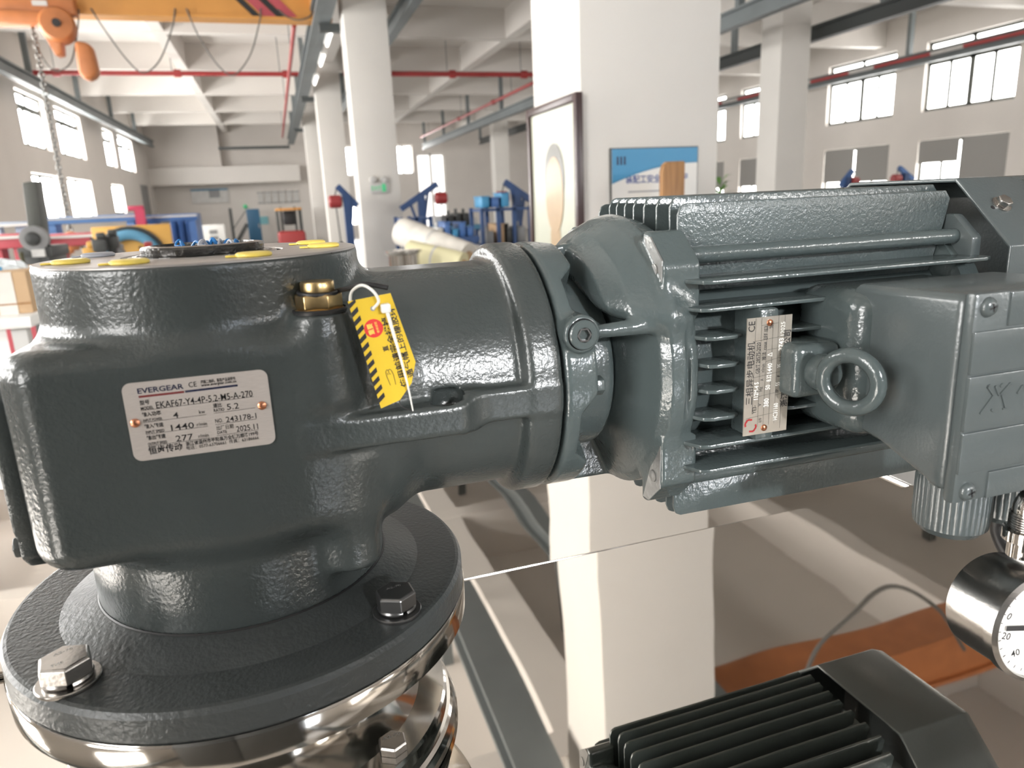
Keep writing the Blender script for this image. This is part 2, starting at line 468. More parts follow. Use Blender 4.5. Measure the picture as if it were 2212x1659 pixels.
def window(axis, pos, out, u0, u1, z0, z1, sashes=4, transom=0.0, fm=None, blind=None, pm=None, glazed=True):
    """frame with mullions; each pane its own piece; pane plane sits deep in the wall opening"""
    WN[0] += 1; fm = fm or M_FRAME
    p0, p1 = pos + out * 0.14, pos + out * 0.20
    def bx(a, b, c, d, q0=p0, q1=p1):
        q0, q1 = sorted((q0, q1))
        return box(q0, q1, a, b, c, d) if axis == 'x' else box(a, b, q0, q1, c, d)
    t = 0.09; zt = z1 - transom if transom else z1
    gs = [bx(u0, u1, z0, z0 + t), bx(u0, u1, z1 - t, z1), bx(u0, u0 + t, z0, z1), bx(u1 - t, u1, z0, z1)]
    panes = []
    us = [u0 + t + (u1 - u0 - 2 * t) * i / sashes for i in range(sashes + 1)]
    for i in range(1, sashes):
        w = 0.085 if (i == sashes // 2) else 0.05
        gs.append(bx(us[i] - w, us[i] + w, z0, zt))
    for i in range(sashes): panes.append((us[i], us[i + 1], z0 + t, zt - (0.03 if transom else t)))
    if transom:
        gs.append(bx(u0, u1, zt - 0.085, zt + 0.085)); um = (u0 + u1) / 2
        gs.append(bx(um - 0.06, um + 0.06, zt, z1))
        panes += [(u0 + t, um, zt + 0.03, z1 - t), (um, u1 - t, zt + 0.03, z1 - t)]
    w = mk('window_%d' % WN[0], join(*gs), fm, kind='structure')
    g0, g1 = pos + out * 0.165, pos + out * 0.175
    for a, b, c, d in (panes if glazed else []):
        g = (g0 + g1) / 2
        V4 = [(g, a, c), (g, b, c), (g, b, d), (g, a, d)] if axis == 'x' else [(a, g, c), (b, g, c), (b, g, d), (a, g, d)]
        flip = (out < 0) == (axis == 'x')
        mk('pane', (V4, [(0, 1, 2, 3) if flip else (3, 2, 1, 0)]), pm or M_PANE, w)
    if blind:
        for a, b, zb in blind:
            mk('roller_blind', bx(a, b, zb, z1 - 0.02, pos + out * 0.03, pos + out * 0.04), M_BLIND, w)
    return w
# left wall
holesL = []
for k in range(4):
    o = -11.3 * k
    for a, b in ((24.9, 27.6), (28.8, 32.2)):
        if a + o < YB: continue
        holesL += [(a + o, b + o, 2.06, 3.6)] + [(a + o, b + o, -0.1, 1.3)]
holesL += [(36.0, 38.0, 2.06, 3.6), (39.2, 42.7, 2.06, 3.6), (36.0, 38.4, 0.05, 1.3)]
door_hole = (43.3, 45.9, ZF, 1.5)
mk('wall_left', wall_geo('x', XL, -1, YB - TH, YF + TH, ZF, ZT, holesL + [door_hole]), M_WALL, kind='structure')
for a, b, c, d in holesL:
    window('x', XL, -1, a, b, c, d, 3 if d > 2 else 2, 0.42 if d > 2 else 0.0, M_FRAME)
door = mk('door_1', box(XL - 0.12, XL - 0.06, 43.3, 45.9, ZF, 1.5), M_GREY, kind='structure')
for i in range(9): mk('door_slat', box(XL - 0.06, XL - 0.045, 43.36, 45.84, ZF + 0.1 + i * 0.39, ZF + 0.44 + i * 0.39), M_GREY, door)
# right wall
holesR = []; sillR = 2.11
for y0, y1 in ((30.8, 34.0), (20.9, 24.1), (16.5, 19.7), (26.6, 29.6), (37.5, 40.7), (11.4, 14.6)):
    holesR += [(y0, y1, sillR, 4.2), (y0, y1, -0.9, 1.22)]
mk('wall_right', wall_geo('x', XR, 1, YB - TH, YF + TH, ZF, ZT, holesR), M_WALL, kind='structure')
for a, b, c, d in holesR:
    up = d > 2; m = (a + b) / 2
    bl = None
    if not up:
        bl = [(a + 0.02, m - 0.06, 0.0), (m + 0.06, b - 0.02, 0.02)] if a != 16.5 else [(a + 0.02, m - 0.05, -0.45), (m + 0.06, b - 0.02, 0.50)]
    window('x', XR, 1, a, b, c, d, 4, 0.62 if up else 0.0, M_FRAME, bl, M_PANE_R)
# far wall with two windows and a bright doorway
holesF = [(3.9, 5.0, 1.75, 3.5), (7.55, 8.75, 1.75, 3.5), (9.0, 10.85, ZF, 2.95), (4.4, 5.0, -1.3, 0.3)]
mk('wall_far', wall_geo('y', YF, 1, XL, XR, ZF, ZT, holesF), M_WALL, kind='structure')
for a, b, c, d in holesF:
    window('y', YF, 1, a, b, c, d, 2 if b - a > .8 else 1, 0.0, M_FRAMEW, pm=M_PANE_DIM if c < -2 else M_PANE)
# wall behind the camera: daylight on the right hand side only
holesB = [(2.0, 4.2, 1.5, 4.0), (8.0, 11.0, 1.9, 4.2), (14.5, 17.5, 1.9, 4.2)]  # the two glazed windows are added, unseen, to brighten the pillar fronts
mk('wall_back', wall_geo('y', YB, -1, XL, XR, ZF, ZT, holesB), M_WALL, kind='structure')
for a, b, c, d in holesB:
    window('y', YB, -1, a, b, c, d, 2, 0.5, M_FRAME, glazed=a > 5)
# ceiling beams
for y in [21.6 + 5.4 * k for k in range(-5, 5)]:
    mk('ceiling_beam', box(XL, XR, y - 0.16, y + 0.16, 4.4, ZT), M_CEIL, ceiling)
for x0, x1 in ((-2.45, -2.15), (1.85, 2.3), (6.85, 7.15), (11.7, 12.1), (16.0, 16.3)):
    mk('ceiling_beam', box(x0, x1, YB, YF, 4.42, ZT), M_CEIL, ceiling)
# pillars
pillars = []
for n, (x0, x1, y0) in enumerate([(1.65, 2.52, 3.87), (1.65, 2.48, 15.2), (1.65, 2.45, 25.4), (1.65, 2.45, 35.6),
                   (11.5, 12.3, 15.2), (11.5, 12.3, 26.0), (11.5, 12.3, 38.7), (11.5, 12.3, 4.4)]):
    pillars.append(mk('pillar', box(x0, x1, y0, y0 + 0.76, ZF, ZT), M_PILLAR, kind='structure', bevel=0.012))
# mezzanine edge at the far end of the left bay
mk('trim_1', box(XL, 1.65, 46.6, YF, 1.5, 2.45), M_CEIL, kind='structure')
mk('trim_2', box(XL, -2.7, 47.2, YF, 2.45, ZT), M_WALL, kind='structure')

# ------------------------------------------------------------------ crane runways, pipes, lamps
def ibeam(x, z0, h, w, y0, y1):
    t = 0.05
    return join(box(x - w / 2, x + w / 2, y0, y1, z0, z0 + t), box(x - w / 2, x + w / 2, y0, y1, z0 + h - t, z0 + h), box(x - t / 2, x + t / 2, y0, y1, z0 + t, z0 + h - t))
def runway(x, y0, y1, z, label, m=M_RAIL, h=0.34, w=0.2, step=5.4, hang=True, y_first=None):
    r = empty('crane_runway_rail', x, (y0 + y1) / 2, z, label, 'crane rail')
    mk('beam', ibeam(x, z, h, w, y0, y1), m, r)
    if hang:
        y = y_first if y_first is not None else y0 + 1
        while y < y1:
            mk('hanger', box(x - 0.07, x + 0.07, y - 0.07, y + 0.07, z + h, ZT), M_RAIL, r); y += step
    return r
runway(-6.0, -8, 45.6, 3.5, 'grey crane runway beam hung along the left window wall', y_first=-2.7)
runway(1.30, -8, 45.6, 3.5, 'grey crane runway beam on the left side of the middle pillar row', y_first=-2.7, w=0.34)
runway(2.95, -8, 44.5, 3.6, 'grey crane runway beam on the right side of the middle pillar row', y_first=-2.7)
runway(9.2, -8, 46.5, 3.1, 'pale grey crane runway beam left of the far right pillar row', y_first=-2.7)
runway(12.75, -8, 46, 3.3, 'dark crane runway beam right of the far right pillar row', M_DARKRAIL, y_first=-2.7)
rail_r = runway(19.3, -8, 46, 3.4, 'grey runway beam crossing in front of the right wall windows', y_first=-2.3)
for y in (16.0, 26.2, 36.4):        # brackets tying the runway to the pillars
    mk('runway_bracket', box(1.25, 1.645, y - 0.08, y + 0.08, 3.34, 3.49), M_DARKRAIL, label='dark steel bracket under the runway at pillar %s' % {16.0: 'with the exit sign', 26.2: 'behind the exit sign pillar', 36.4: 'farthest back in the row'}[y], cat='bracket')
mk('tie_beam', box(-2.6, 1.2, 44.9, 45.05, 3.25, 3.4), M_DARKRAIL, label='dark horizontal tie beam across the far end of the left bay', cat='beam')
def pipe(pts, r, label, joints=()):
    p = empty('sprinkler_pipe', *np.mean(pts, 0), label=label, cat='pipe')
    mk('pipe_run', tube(pts, r, 12), M_REDPIPE, p, smooth=True)
    for j in joints:
        mk('coupling', tube([np.array(j[0]), np.array(j[1])], r * 1.6, 12), M_REDPIPE, p, smooth=True)
    a_, b_ = np.array(pts[0], float), np.array(pts[-1], float)
    for t in (.12, .5, .88):
        q_ = a_ + (b_ - a_) * t
        mk('pipe_hanger', cyl(q_ + np.array([0, 0, r * .9]), (q_[0], q_[1], ZT), .012, 8), M_RAIL, p)
    return p
pipe([(-6.5, 25.0, 4.0), (1.6, 25.0, 4.0)], 0.07, 'red sprinkler main crossing the left bay below the ceiling', [((-2.4, 25, 4), (-2.2, 25, 4)), ((-5.6, 25, 4), (-5.4, 25, 4)), ((0.7, 25, 4), (0.9, 25, 4))])
pipe([(2.55, 25.0, 4.03), (9.3, 25.0, 4.03)], 0.08, 'red sprinkler main crossing the middle bay below the ceiling', [((6.0, 25, 4.03), (6.2, 25, 4.03)), ((8.5, 25, 4.03), (8.7, 25, 4.03))])
pipe([(3.25, 5.8, 4.0), (3.25, 24.8, 4.0)], 0.045, 'red sprinkler branch running beside the middle bay runway')
pipe([(0.86, 17.8, 3.84), (0.86, 44.8, 3.84)], 0.05, 'thin red pipe running back along the left bay runway')
pipe([(9.0, 25.2, 3.80), (9.0, 46, 3.80)], 0.06, 'red branch pipe running back above the pale runway', [((9.0, 30, 3.80), (9.0, 30.3, 3.80)), ((9.0, 36, 3.80), (9.0, 36.3, 3.80))])
mk('pipework', tube([(19.14, -6, 3.60), (19.14, 45, 3.60)], .05, 12), M_REDPIPE, rail_r, smooth=True, label='red conduit along the beam')  # red sprinkler pipe, fixed to the beam as its part
for y in (14, 17.2, 20.5, 23.5, 28): mk('pipework_sleeve', tube([(19.14, y, 3.60), (19.14, y + 1.1, 3.60)], .056, 12), M_LGREY, rail_r, smooth=True, label='silver sleeve on the conduit')
pipe([(8.6, 14.2, 4.05), (11.4, 14.2, 4.05)], 0.08, 'short dark red pipe at the top right beside the big pillar')
def lamp(x, y0, y1, z, label):
    l = empty('fluorescent_lamp', x, (y0 + y1) / 2, z, label, 'lamp', 'strip lamps beside the runway')
    mk('lamp_body', box(x - 0.06, x + 0.06, y0, y1, z, z + 0.06), M_WHITE, l)
    mk('lamp_tube', tube([(x, y0 + 0.04, z - 0.03), (x, y1 - 0.04, z - 0.03)], 0.025, 10), M_TUBE, l, smooth=True)
    mk('suspension_rod', cyl((x, (y0 + y1) / 2, z + 0.06), (x, (y0 + y1) / 2, 4.41), 0.01, 6), M_RAIL, l)
lamp(1.5, 16.2, 17.6, 3.42, 'nearest white strip lamp left of the exit sign pillar')
lamp(1.5, 18.6, 20.0, 3.42, 'middle white strip lamp left of the exit sign pillar')
lamp(1.5, 21.6, 23.0, 3.42, 'farthest white strip lamp left of the exit sign pillar')

# overhead cranes
def girder(x0, x1, y0, y1, z0, z1, label, stripes=True, m_g=None):
    m_g = m_g or M_ORANGE
    g = empty('overhead_crane', (x0 + x1) / 2, (y0 + y1) / 2, z0, label, 'crane')
    ym = (y0 + y1) / 2
    mk('girder', join(box(x0, x1, y0 + 0.04, y1 - 0.04, z0 + 0.05, z1 - 0.05)), m_g, g)
    mk('lower_flange', box(x0, x1, y0, y1, z0, z0 + 0.05), m_g, g, label='orange lower flange of the girder')
    mk('upper_flange', box(x0, x1, y0, y1, z1 - 0.05, z1), m_g, g)
    if stripes:
        for k, (xs, m) in enumerate(((x1 - 2.15, M_BLACK), (x1 - 1.95, M_MRED), (x1 - 1.70, M_BLACK), (x1 - 1.54, M_MRED))):
            w = 0.24 if m is M_MRED else 0.15
            mk('warning_stripe', prism([(xs + .62, z0 + .055), (xs + .62 + w, z0 + .055), (xs + w, z1 - .06), (xs, z1 - .06)], y0 + 0.026, y0 + 0.041, 'y'), m, g)
    return g
g1 = girder(-6.1, 1.55, 16.3, 16.75, 3.62, 4.36, 'orange yellow crane girder crossing the top left with warning stripes')
for s in (-5.9, 1.30):
    mk('end_truck', box(s - 0.18, s + 0.18, 15.5, 17.6, 3.845, 4.2), M_ORANGE, g1)
g2 = girder(2.75, 9.35, 4.62, 5.1, 3.84, 4.37, 'orange crane girder of the middle bay, seen only mirrored in the steel', False, M_HOIST)  # darker orange than the trucks: its unlit underside is put into the colour
for s, zb in ((2.95, 3.945), (9.2, 3.445)):
    mk('end_truck', box(s - 0.15, s + 0.15, 4.1, 5.7, zb, 4.25), M_ORANGE, g2)
def festoon(pts, label, r=0.014):
    mk('festoon_cable', tube(spline(pts, 10), r, 8), M_CABLE, smooth=True, label=label, cat='cable')
Y1 = 16.292
festoon([at(x, y, Y1) for x, y in ((196, 18), (230, 70), (275, 130), (310, 157), (345, 130), (372, 60), (378, 18))], 'slack grey festoon loop under the girder, left of two')
festoon([at(x, y, Y1) for x, y in ((402, 18), (430, 80), (470, 140), (505, 162), (540, 120), (560, 50), (563, 18))], 'slack grey festoon loop under the girder, right of two')
festoon([at(x, y, Y1) for x, y in ((60, 30), (80, 100), (105, 143), (130, 152), (155, 130), (168, 60), (170, 20))], 'grey festoon loop hanging beside the orange hoist')
festoon([at(x, y, Y1) for x, y in ((600, 20), (620, 36), (645, 43), (668, 36), (680, 18))], 'short grey festoon loop over the warning stripes')
festoon([(5.6, 4.45, 3.86), (5.2, 4.45, 3.3), (4.6, 4.45, 2.95), (4.0, 4.45, 3.3), (3.7, 4.45, 3.86)], 'dark festoon loop under the middle bay girder', 0.018)
# chain hoist under the left girder
hp = at(110, 60, 16.2)
hoist = empty('chain_hoist', hp[0], 16.5, 2.6, 'orange electric chain hoist hanging from the left girder', 'hoist')
def hb(px0, py0, px1, py1, d0, d1, m=M_HOIST, name='housing', bev=0.03):
    a = at(px0, py1, 16.3); b = at(px1, py0, 16.3)
    return mk(name, box(a[0], b[0], d0, d1, a[2], b[2]), m, hoist, bevel=bev)
hb(-20, 0, 165, 36, 15.98, 16.28, name='trolley_plate')
hb(82, 12, 112, 22, 15.955, 15.98, M_LGREY, 'rating_plate', 0.0)
hb(0, 36, 150, 60, 15.9, 16.28, name='gear_case')
a, b = at(128, 62, 16.3), at(128, 62, 15.8)
mk('motor_drum', lathe([(0.30, 0), (0.30, .35), (0.25, .43), (.08, .45)], (a[0], 16.28, a[2]), (0.15, -1, 0), 28), M_HOIST, hoist, smooth=True)
mk('shaft_cap', lathe([(0.07, 0), (0.07, .05)], (a[0] + .067, 15.835, a[2]), (0.15, -1, 0), 16), M_BLACK, hoist, smooth=True)
q = [at(x, y, 16.2) for x, y in ((85, 50), (128, 126), (142, 122), (140, 95), (160, 70), (150, 45))]
mk('hook_arm', prism([(p[0], p[2]) for p in q], 15.95, 16.25, 'y'), M_HOIST, hoist, bevel=0.02)
q = [at(x, y, 16.0) for x, y in ((163, 90), (172, 160), (188, 176), (205, 172), (215, 158), (200, 100), (185, 93))]
mk('chain_bag', prism([(p[0], p[2]) for p in q], 15.85, 16.2, 'y'), M_HOIST, hoist, bevel=0.09, seg=3, label='orange fabric chain bag')
# load chain: alternating links
ca, cb = at(72, 62, 16.2), at(152, 500, 16.2)
ch = empty('load_chain', cb[0], 16.2, cb[2], 'steel load chain hanging down to the orange hook block', 'chain')
nl = 44
for i in range(nl):
    p = ca + (cb - ca) * (i + .5) / nl; L = (ca[2] - cb[2]) / nl * 0.72
    pts = [np.array([p[0] + math.cos(t) * (.04 if i % 2 else 0), 16.2 + math.cos(t) * (0 if i % 2 else .04), p[2] + math.sin(t) * L]) for t in np.linspace(0, 2 * math.pi, 12, endpoint=False)]
    mk('chain_link', tube(pts, 0.013, 5, True), M_CHAIN, ch)
hk = empty('hook_block', cb[0], 16.2, cb[2] - 0.4, 'small orange hook block at the end of the load chain', 'hook')
mk('hook_body', lathe([(.05, .0), (.14, -.06), (.15, -.26), (.09, -.36)], cb, (0, 0, 1), 20), M_HOIST, hk, smooth=True)
mk('hook', tube([(cb[0] + math.cos(t) * .14, 16.2, cb[2] - .52 + math.sin(t) * .15) for t in np.linspace(1.6, 5.9, 14)], .04, 10), M_HOIST, hk, smooth=True)

# ------------------------------------------------------------------ polished steel vessel top
ZM, YFOLD = -0.318, 0.553
vessel = empty('stainless_vessel', 0.0, 0.4, ZF, 'mirror polished stainless vessel under the gear motor', 'vessel')
def sheet(x0, x1, y0, y1, t, tx, ty):
    """slightly sprung sheet: heights tilt about the fold"""
    V, F = box(x0, x1, y0, y1, ZM - t, ZM)
    V[:, 2] += (V[:, 0] - 0.2) * ty + (V[:, 1] - YFOLD) * tx
    return V, F
TILT_NEAR, TILT_FAR = (0.0, 0.0145), (0.0, 0.0030)
mk('near_sheet', sheet(-0.85, 0.607, -0.25, YFOLD - 0.0008, 0.002, *TILT_NEAR), M_MIRROR, vessel)
mk('far_sheet', sheet(-0.85, 0.605, YFOLD + 0.0008, 0.98, 0.002, *TILT_FAR), M_MIRROR, vessel)
mk('seam_bead', tube([(-0.85, YFOLD, ZM - 0.0090), (0.2, YFOLD, ZM), (0.607, YFOLD, ZM + 0.0036)], 0.0009, 8), M_STEEL, vessel, smooth=True)
mk('edge_strip', box(0.6055, 0.611, -0.25, 0.98, ZM - 0.03, ZM + 0.0045), M_STEEL, vessel, bevel=0.0015)
mk('side_wall', join(box(0.585, 0.60, -0.22, 0.95, -1.75, ZM - 0.02), box(-0.84, -0.825, -0.22, 0.95, -1.75, ZM - 0.02), box(-0.825, 0.585, 0.935, 0.95, -1.75, ZM - 0.02), box(-0.825, 0.585, -0.22, -0.205, -1.75, ZM - 0.02)), M_STEEL, vessel)
for x in (-0.78, 0.55):
    for y in (-0.17, 0.9):
        mk('leg', cyl((x, y, ZF), (x, y, -1.75), 0.03, 20), M_STEEL, vessel, smooth=True)

# stainless seat between the vessel top and the reducer flange
GX, GY = -0.0385, 0.42
seat = empty('mounting_seat', GX, GY, ZM, 'polished stainless mounting seat under the grey reducer flange', 'mounting')
mk('upper_plate', lathe([(.06, -.2405), (.1225, -.2405), (.1255, -.239), (.1258, -.2255), (.1250, -.2237), (.06, -.2237)], (GX, GY, 0), n=128), M_STEEL, seat, smooth=True)
mk('neck', lathe([(.060, -.243), (.062, -.262), (.068, -.279), (.080, -.291), (.094, -.2965)], (GX, GY, 0), n=96, cap0=False, cap1=False), M_STEEL, seat, smooth=True)
mk('lower_plate', lathe([(.05, -.296), (.1085, -.296), (.1100, -.2975), (.1100, -.3065), (.112, -.3068), (.1135, -.309), (.1125, -.3125), (.1150, -.314), (.116, -.3165), (.115, -.3195)], (GX, GY, 0), n=128, cap1=False), M_STEEL, seat, smooth=True)
def hex_bolt(x, y, z, r, hh, m, label, washer=True, rot=0.0, marks=None, cat='bolt', group=None):
    b = empty('hex_bolt', x, y, z, label, cat, group)
    zz = z
    if washer:
        mk('flat_washer', lathe([(r * 1.16, 0), (r * 1.18, .0004), (r * 1.18, .0016), (r * 1.14, .002)], (x, y, zz), n=40), m, b, smooth=True); zz += .002
        pts = [(x + r * .8 * math.cos(a), y + r * .8 * math.sin(a), zz + .0014 + .0006 * (a / 6.1)) for a in np.linspace(0.05 - 1.2, 6.1 - 1.2, 40)]
        mk('spring_washer', tube(pts, .0015, 8), m, b, smooth=True); zz += .0028
    head = mk('head', hexprism((x, y, zz), (0, 0, 1), r, hh, rot, cham=.0011), m, b, bevel=.0003, seg=1, angle=14)
    if marks:
        mk('stamped_mark', text_geo(marks, (x, y, zz + hh), (math.cos(rot), math.sin(rot), 0), (-math.sin(rot), math.cos(rot), 0), (0, 0, 1)), M_CAST, head)
    return b
hex_bolt(-0.1159, 0.3396, -0.2077, .0118, .0082, M_BOLT, 'bright stainless hex bolt with washers at the left of the flange', rot=.25, marks=[('A2-70', -.004, .0035, .008, .0017, 0.2, False), ('THE', -.005, -.006, .005, .0017, 0.2, False)])
hex_bolt(0.0364, 0.3411, -0.2077, .0108, .0080, M_DARKBOLT, 'dark hex bolt with washers at the right of the flange', rot=.1, marks=[('A2-70', -.004, .002, .008, .0017, 0.1, False)])
hex_bolt(-0.1159, 0.5, -0.2077, .0108, .0080, M_BOLT, 'hex bolt at the far left of the flange, behind the gear housing', rot=.4)
hex_bolt(0.0364, 0.5, -0.2077, .0108, .0080, M_DARKBOLT, 'hex bolt at the far right of the flange, behind the gear housing', rot=.4)
for k, (r_, a_) in enumerate(((.0975, -47), (.0975, -100), (.0975, -150), (.0975, 5))):
    x, y = GX + r_ * math.cos(math.radians(a_)), GY + r_ * math.sin(math.radians(a_))
    hex_bolt(x, y, -.296, .0085, .0055, M_BOLT, ['polished hex bolt on the lower steel plate, below the dark flange bolt', 'polished hex bolt on the lower steel plate, front centre', 'polished hex bolt on the lower steel plate, front left', 'polished hex bolt on the lower steel plate, right side'][k], False, rot=k * .3, marks=[('A2-70', -.005, .001, .010, .0024, 0.1, False)])

# ------------------------------------------------------------------ gear reducer
ZA = -0.102                                   # height of the input axis
red = empty('gear_reducer', GX, GY, -0.2237, 'dark grey cast gear reducer with flange and nameplate', 'gearbox')
gr = Grid((-0.130, 0.318, -0.206), (0.166, 0.512, -0.016), 0.0013)
X, Y, Z = gr.X, gr.Y, gr.Z
def rrect(cx, cy, hx, hy, r):
    qx = np.abs(X - cx) - (hx - r); qy = np.abs(Y - cy) - (hy - r)
    return np.sqrt(np.maximum(qx, 0) ** 2 + np.maximum(qy, 0) ** 2) + np.minimum(np.maximum(qx, qy), 0) - r
flat = np.abs(Z + 0.1057) - 0.0513
lbox = smax(rrect(-0.068, GY, 0.0535, 0.083, 0.004), (np.abs(Y - GY) - X - (0.1215 + 0.083 - 0.0125)) * 0.707, 0.004)
body = smax(np.minimum(lbox, rrect(-0.0285, GY, 0.0665, 0.083, 0.040)) + 0 * flat, flat + 0 * X, 0.014)
body = smin(body, gr.cyl('z', (GX, GY, 0), 0.079, -0.062, -0.0222, 0.0015), 0.008)
body = smin(body, gr.cyl('z', (GX, GY, 0), 0.0784, -0.2003, -0.13, 0.001), 0.011)
tube_d = gr.cyl('x', (0, GY, ZA), 0.068, -0.03, 0.130, 0.002)
tube_d = smax(tube_d, (Z - (ZA + 0.0655)) + 0 * tube_d, 0.0015)
body = smin(body, tube_d, 0.010)
root = smax(gr.cyl('x', (0, GY, ZA - 0.004), 0.0735, -0.01, 0.052, 0.012), (Z - (ZA + 0.050)) + 0 * tube_d, 0.02)
body = smin(body, root, 0.014)
ring = gr.cyl('x', (0, GY, ZA), 0.0762, 0.1145, 0.1352, 0.005)
body = smin(body, ring, 0.005)
# side ledge on the camera side that carries through to the input ring
ledge = gr.box((0.043, GY - 0.050, -0.1065), (0.0445, 0.0335, 0.0082), 0.003)
cut = (X - 0.079) * 0.80 + (GY - Y - 0.0835) * 0.60 + 0 * ledge      # slanted end of the ledge
ledge = smax(ledge, cut, 0.003)
ledge2 = gr.box((0.105, GY - 0.050, -0.1040), (0.029, 0.0262, 0.0088), 0.003)
ledge = smin(ledge, ledge2, 0.010)
body = np.minimum(body, smin(body, ledge, 0.003))
body = np.maximum(body, -gr.cyl('z', (0.0725, GY - 0.0720, 0), 0.0086, -0.1040, -0.0935, 0.002))
# breather boss, lower foot boss, small web
boss = gr.seg((0.0145, GY - 0.070, -0.0605), (0.0145, GY - 0.070, -0.085), 0.0128, 0.0150)
boss = smax(boss, (Z + 0.0485) + 0 * boss, 0.001)
bossc = gr.cyl('z', (0.0145, GY - 0.070, 0), 0.0128, -0.09, -0.0483, 0.0015)
body = smin(body, smin(boss, bossc, 0.004), 0.008)
body = smin(body, gr.cyl('z', (0.018, GY - 0.060, 0), 0.0150, -0.183, -0.12, 0.003), 0.012)
V, Q = gr.mesh(body)
mk('housing', (V, Q), M_GEAR, red, smooth=True, angle=80)
mk('machined_face', lathe([(.0785, -.0226), (.0785, -.0219), (.0779, -.0215), (.040, -.0215), (.0395, -.0222), (.037, -.0222), (.0365, -.0215), (.0, -.0215)], (GX, GY, 0), n=128, cap1=False), M_MACHINED, red, smooth=True, angle=20, label='bare machined top face')
ringp = mk('shaft_ring', lathe([(.0285, -.0216), (.0302, -.0210), (.0306, -.0180), (.0298, -.0168), (.0255, -.0164), (.025, -.0180), (.006, -.0182), (.0, -.0182)], (GX, GY, 0), n=72, cap1=False), M_OILY, red, smooth=True, angle=40, label='dark oily shaft ring')
mk('groove', lathe([(.0345, -.02145), (.0345, -.0212), (.0325, -.0212), (.0325, -.02145)], (GX, GY, 0), n=72, cap0=False, cap1=False), M_OILY, red, smooth=True)
# flange with conical hub
mk('flange', lathe([(.06, -.2000), (.0795, -.2000), (.0806, -.2004), (.0972, -.2072), (.0985, -.2077), (.1215, -.2077), (.1232, -.2082), (.1249, -.2106), (.1250, -.2222), (.1242, -.2235), (.06, -.2235)], (GX, GY, 0), n=160), M_FLANGE, red, smooth=True, angle=11)
mk('hub_joint', lathe([(.0793, -.2012), (.0793, -.1998), (.0786, -.1992)], (GX, GY, 0), n=96, cap0=False, cap1=False), M_RUBBER, red, smooth=True)
# side cover on the left
cov = [(GY - .058, -.0720), (GY - .052, -.0690), (GY + .060, -.0690), (GY + .066, -.074), (GY + .066, -.150), (GY + .056, -.1605), (GY - .052, -.1605), (GY - .060, -.1530), (GY - .060, -.1440), (GY - .0625, -.138), (GY - .0625, -.076)]
sc = mk('side_cover', prism(cov, -.1312, -.1222, 'x'), M_GEAR, red, bevel=.0018)
mk('gasket', prism([(GY + (a - GY) * 1.004, b) for a, b in cov], -.1224, -.1212, 'x'), M_RUBBER, red)
for y_ in (GY - .050, GY, GY + .054):
    for z_ in (-.0790, -.1500):
        mk('cover_bolt', hexprism((-.1310, y_, z_), (-1, 0, 0), .0055, .0045, .2, .0008), M_GEAR, sc, bevel=.0003)
# yellow protective caps on the top face
for a_, m_ in ((-156, M_YCAP), (-115, M_YCAP), (154, M_GREYSCRAP), (-65, M_YCAP), (26, M_YCAP), (-13, M_YCAP)):
    a = math.radians(a_); x, y = GX + .0625 * math.cos(a), GY + .0625 * math.sin(a)
    cap = mk('yellow_plug', lathe([(.0076, -.0216), (.0083, -.0211), (.0083, -.0201), (.0072, -.0194), (.004, -.01935), (0, -.0195)], (x, y, 0), n=32, cap1=False), m_, red, smooth=True, label='yellow plastic thread plug' if m_ is M_YCAP else 'greyish worn thread plug')
    mk('pull_tab', box(x - .0125, x - .007, y - .002, y + .002, -.0214, -.0205), m_, cap, bevel=.0003)
# nameplate
PX0, PX1, PZ0, PZ1, PY = -0.0718, -0.0121, -0.1056, -0.0702, GY - 0.0835
def rounded_rect(x0, x1, z0, z1, r, n=6):
    P = []
    for cx, cz, a0 in ((x1 - r, z1 - r, 0), (x0 + r, z1 - r, 90), (x0 + r, z0 + r, 180), (x1 - r, z0 + r, 270)):
        for k in range(n + 1):
            a = math.radians(a0 + 90 * k / n); P.append((cx + r * math.cos(a), cz + r * math.sin(a)))
    return P
plate = mk('nameplate', prism(rounded_rect(PX0, PX1, PZ0, PZ1, .0036), PY, PY + .0012, 'y'), M_PLATE, red, label='brushed metal nameplate of the reducer')
O = np.array([125., 275.]); U = np.array([1765., -190.]); Vv = np.array([155., 940.])
Mi = np.linalg.inv(np.stack([U, Vv], 1)); PW, PH = PX1 - PX0, PZ1 - PZ0
def npt(x, y):
    a, b = Mi @ (np.array([x, y], float) - O); return a * PW, -b * PH
mmpx = PW / 1775.0
def nt_(s, x0, y0, x1, y1, h, bold=False):
    p, q = npt(x0, y0), npt(x1, y1)
    return (s, p[0], p[1], math.hypot(q[0] - p[0], q[1] - p[1]), h * mmpx, math.atan2(q[1] - p[1], q[0] - p[0]), bold)
org, ex, ey, nn = (PX0, PY, PZ1), (1, 0, 0), (0, 0, 1), (0, -1, 0)
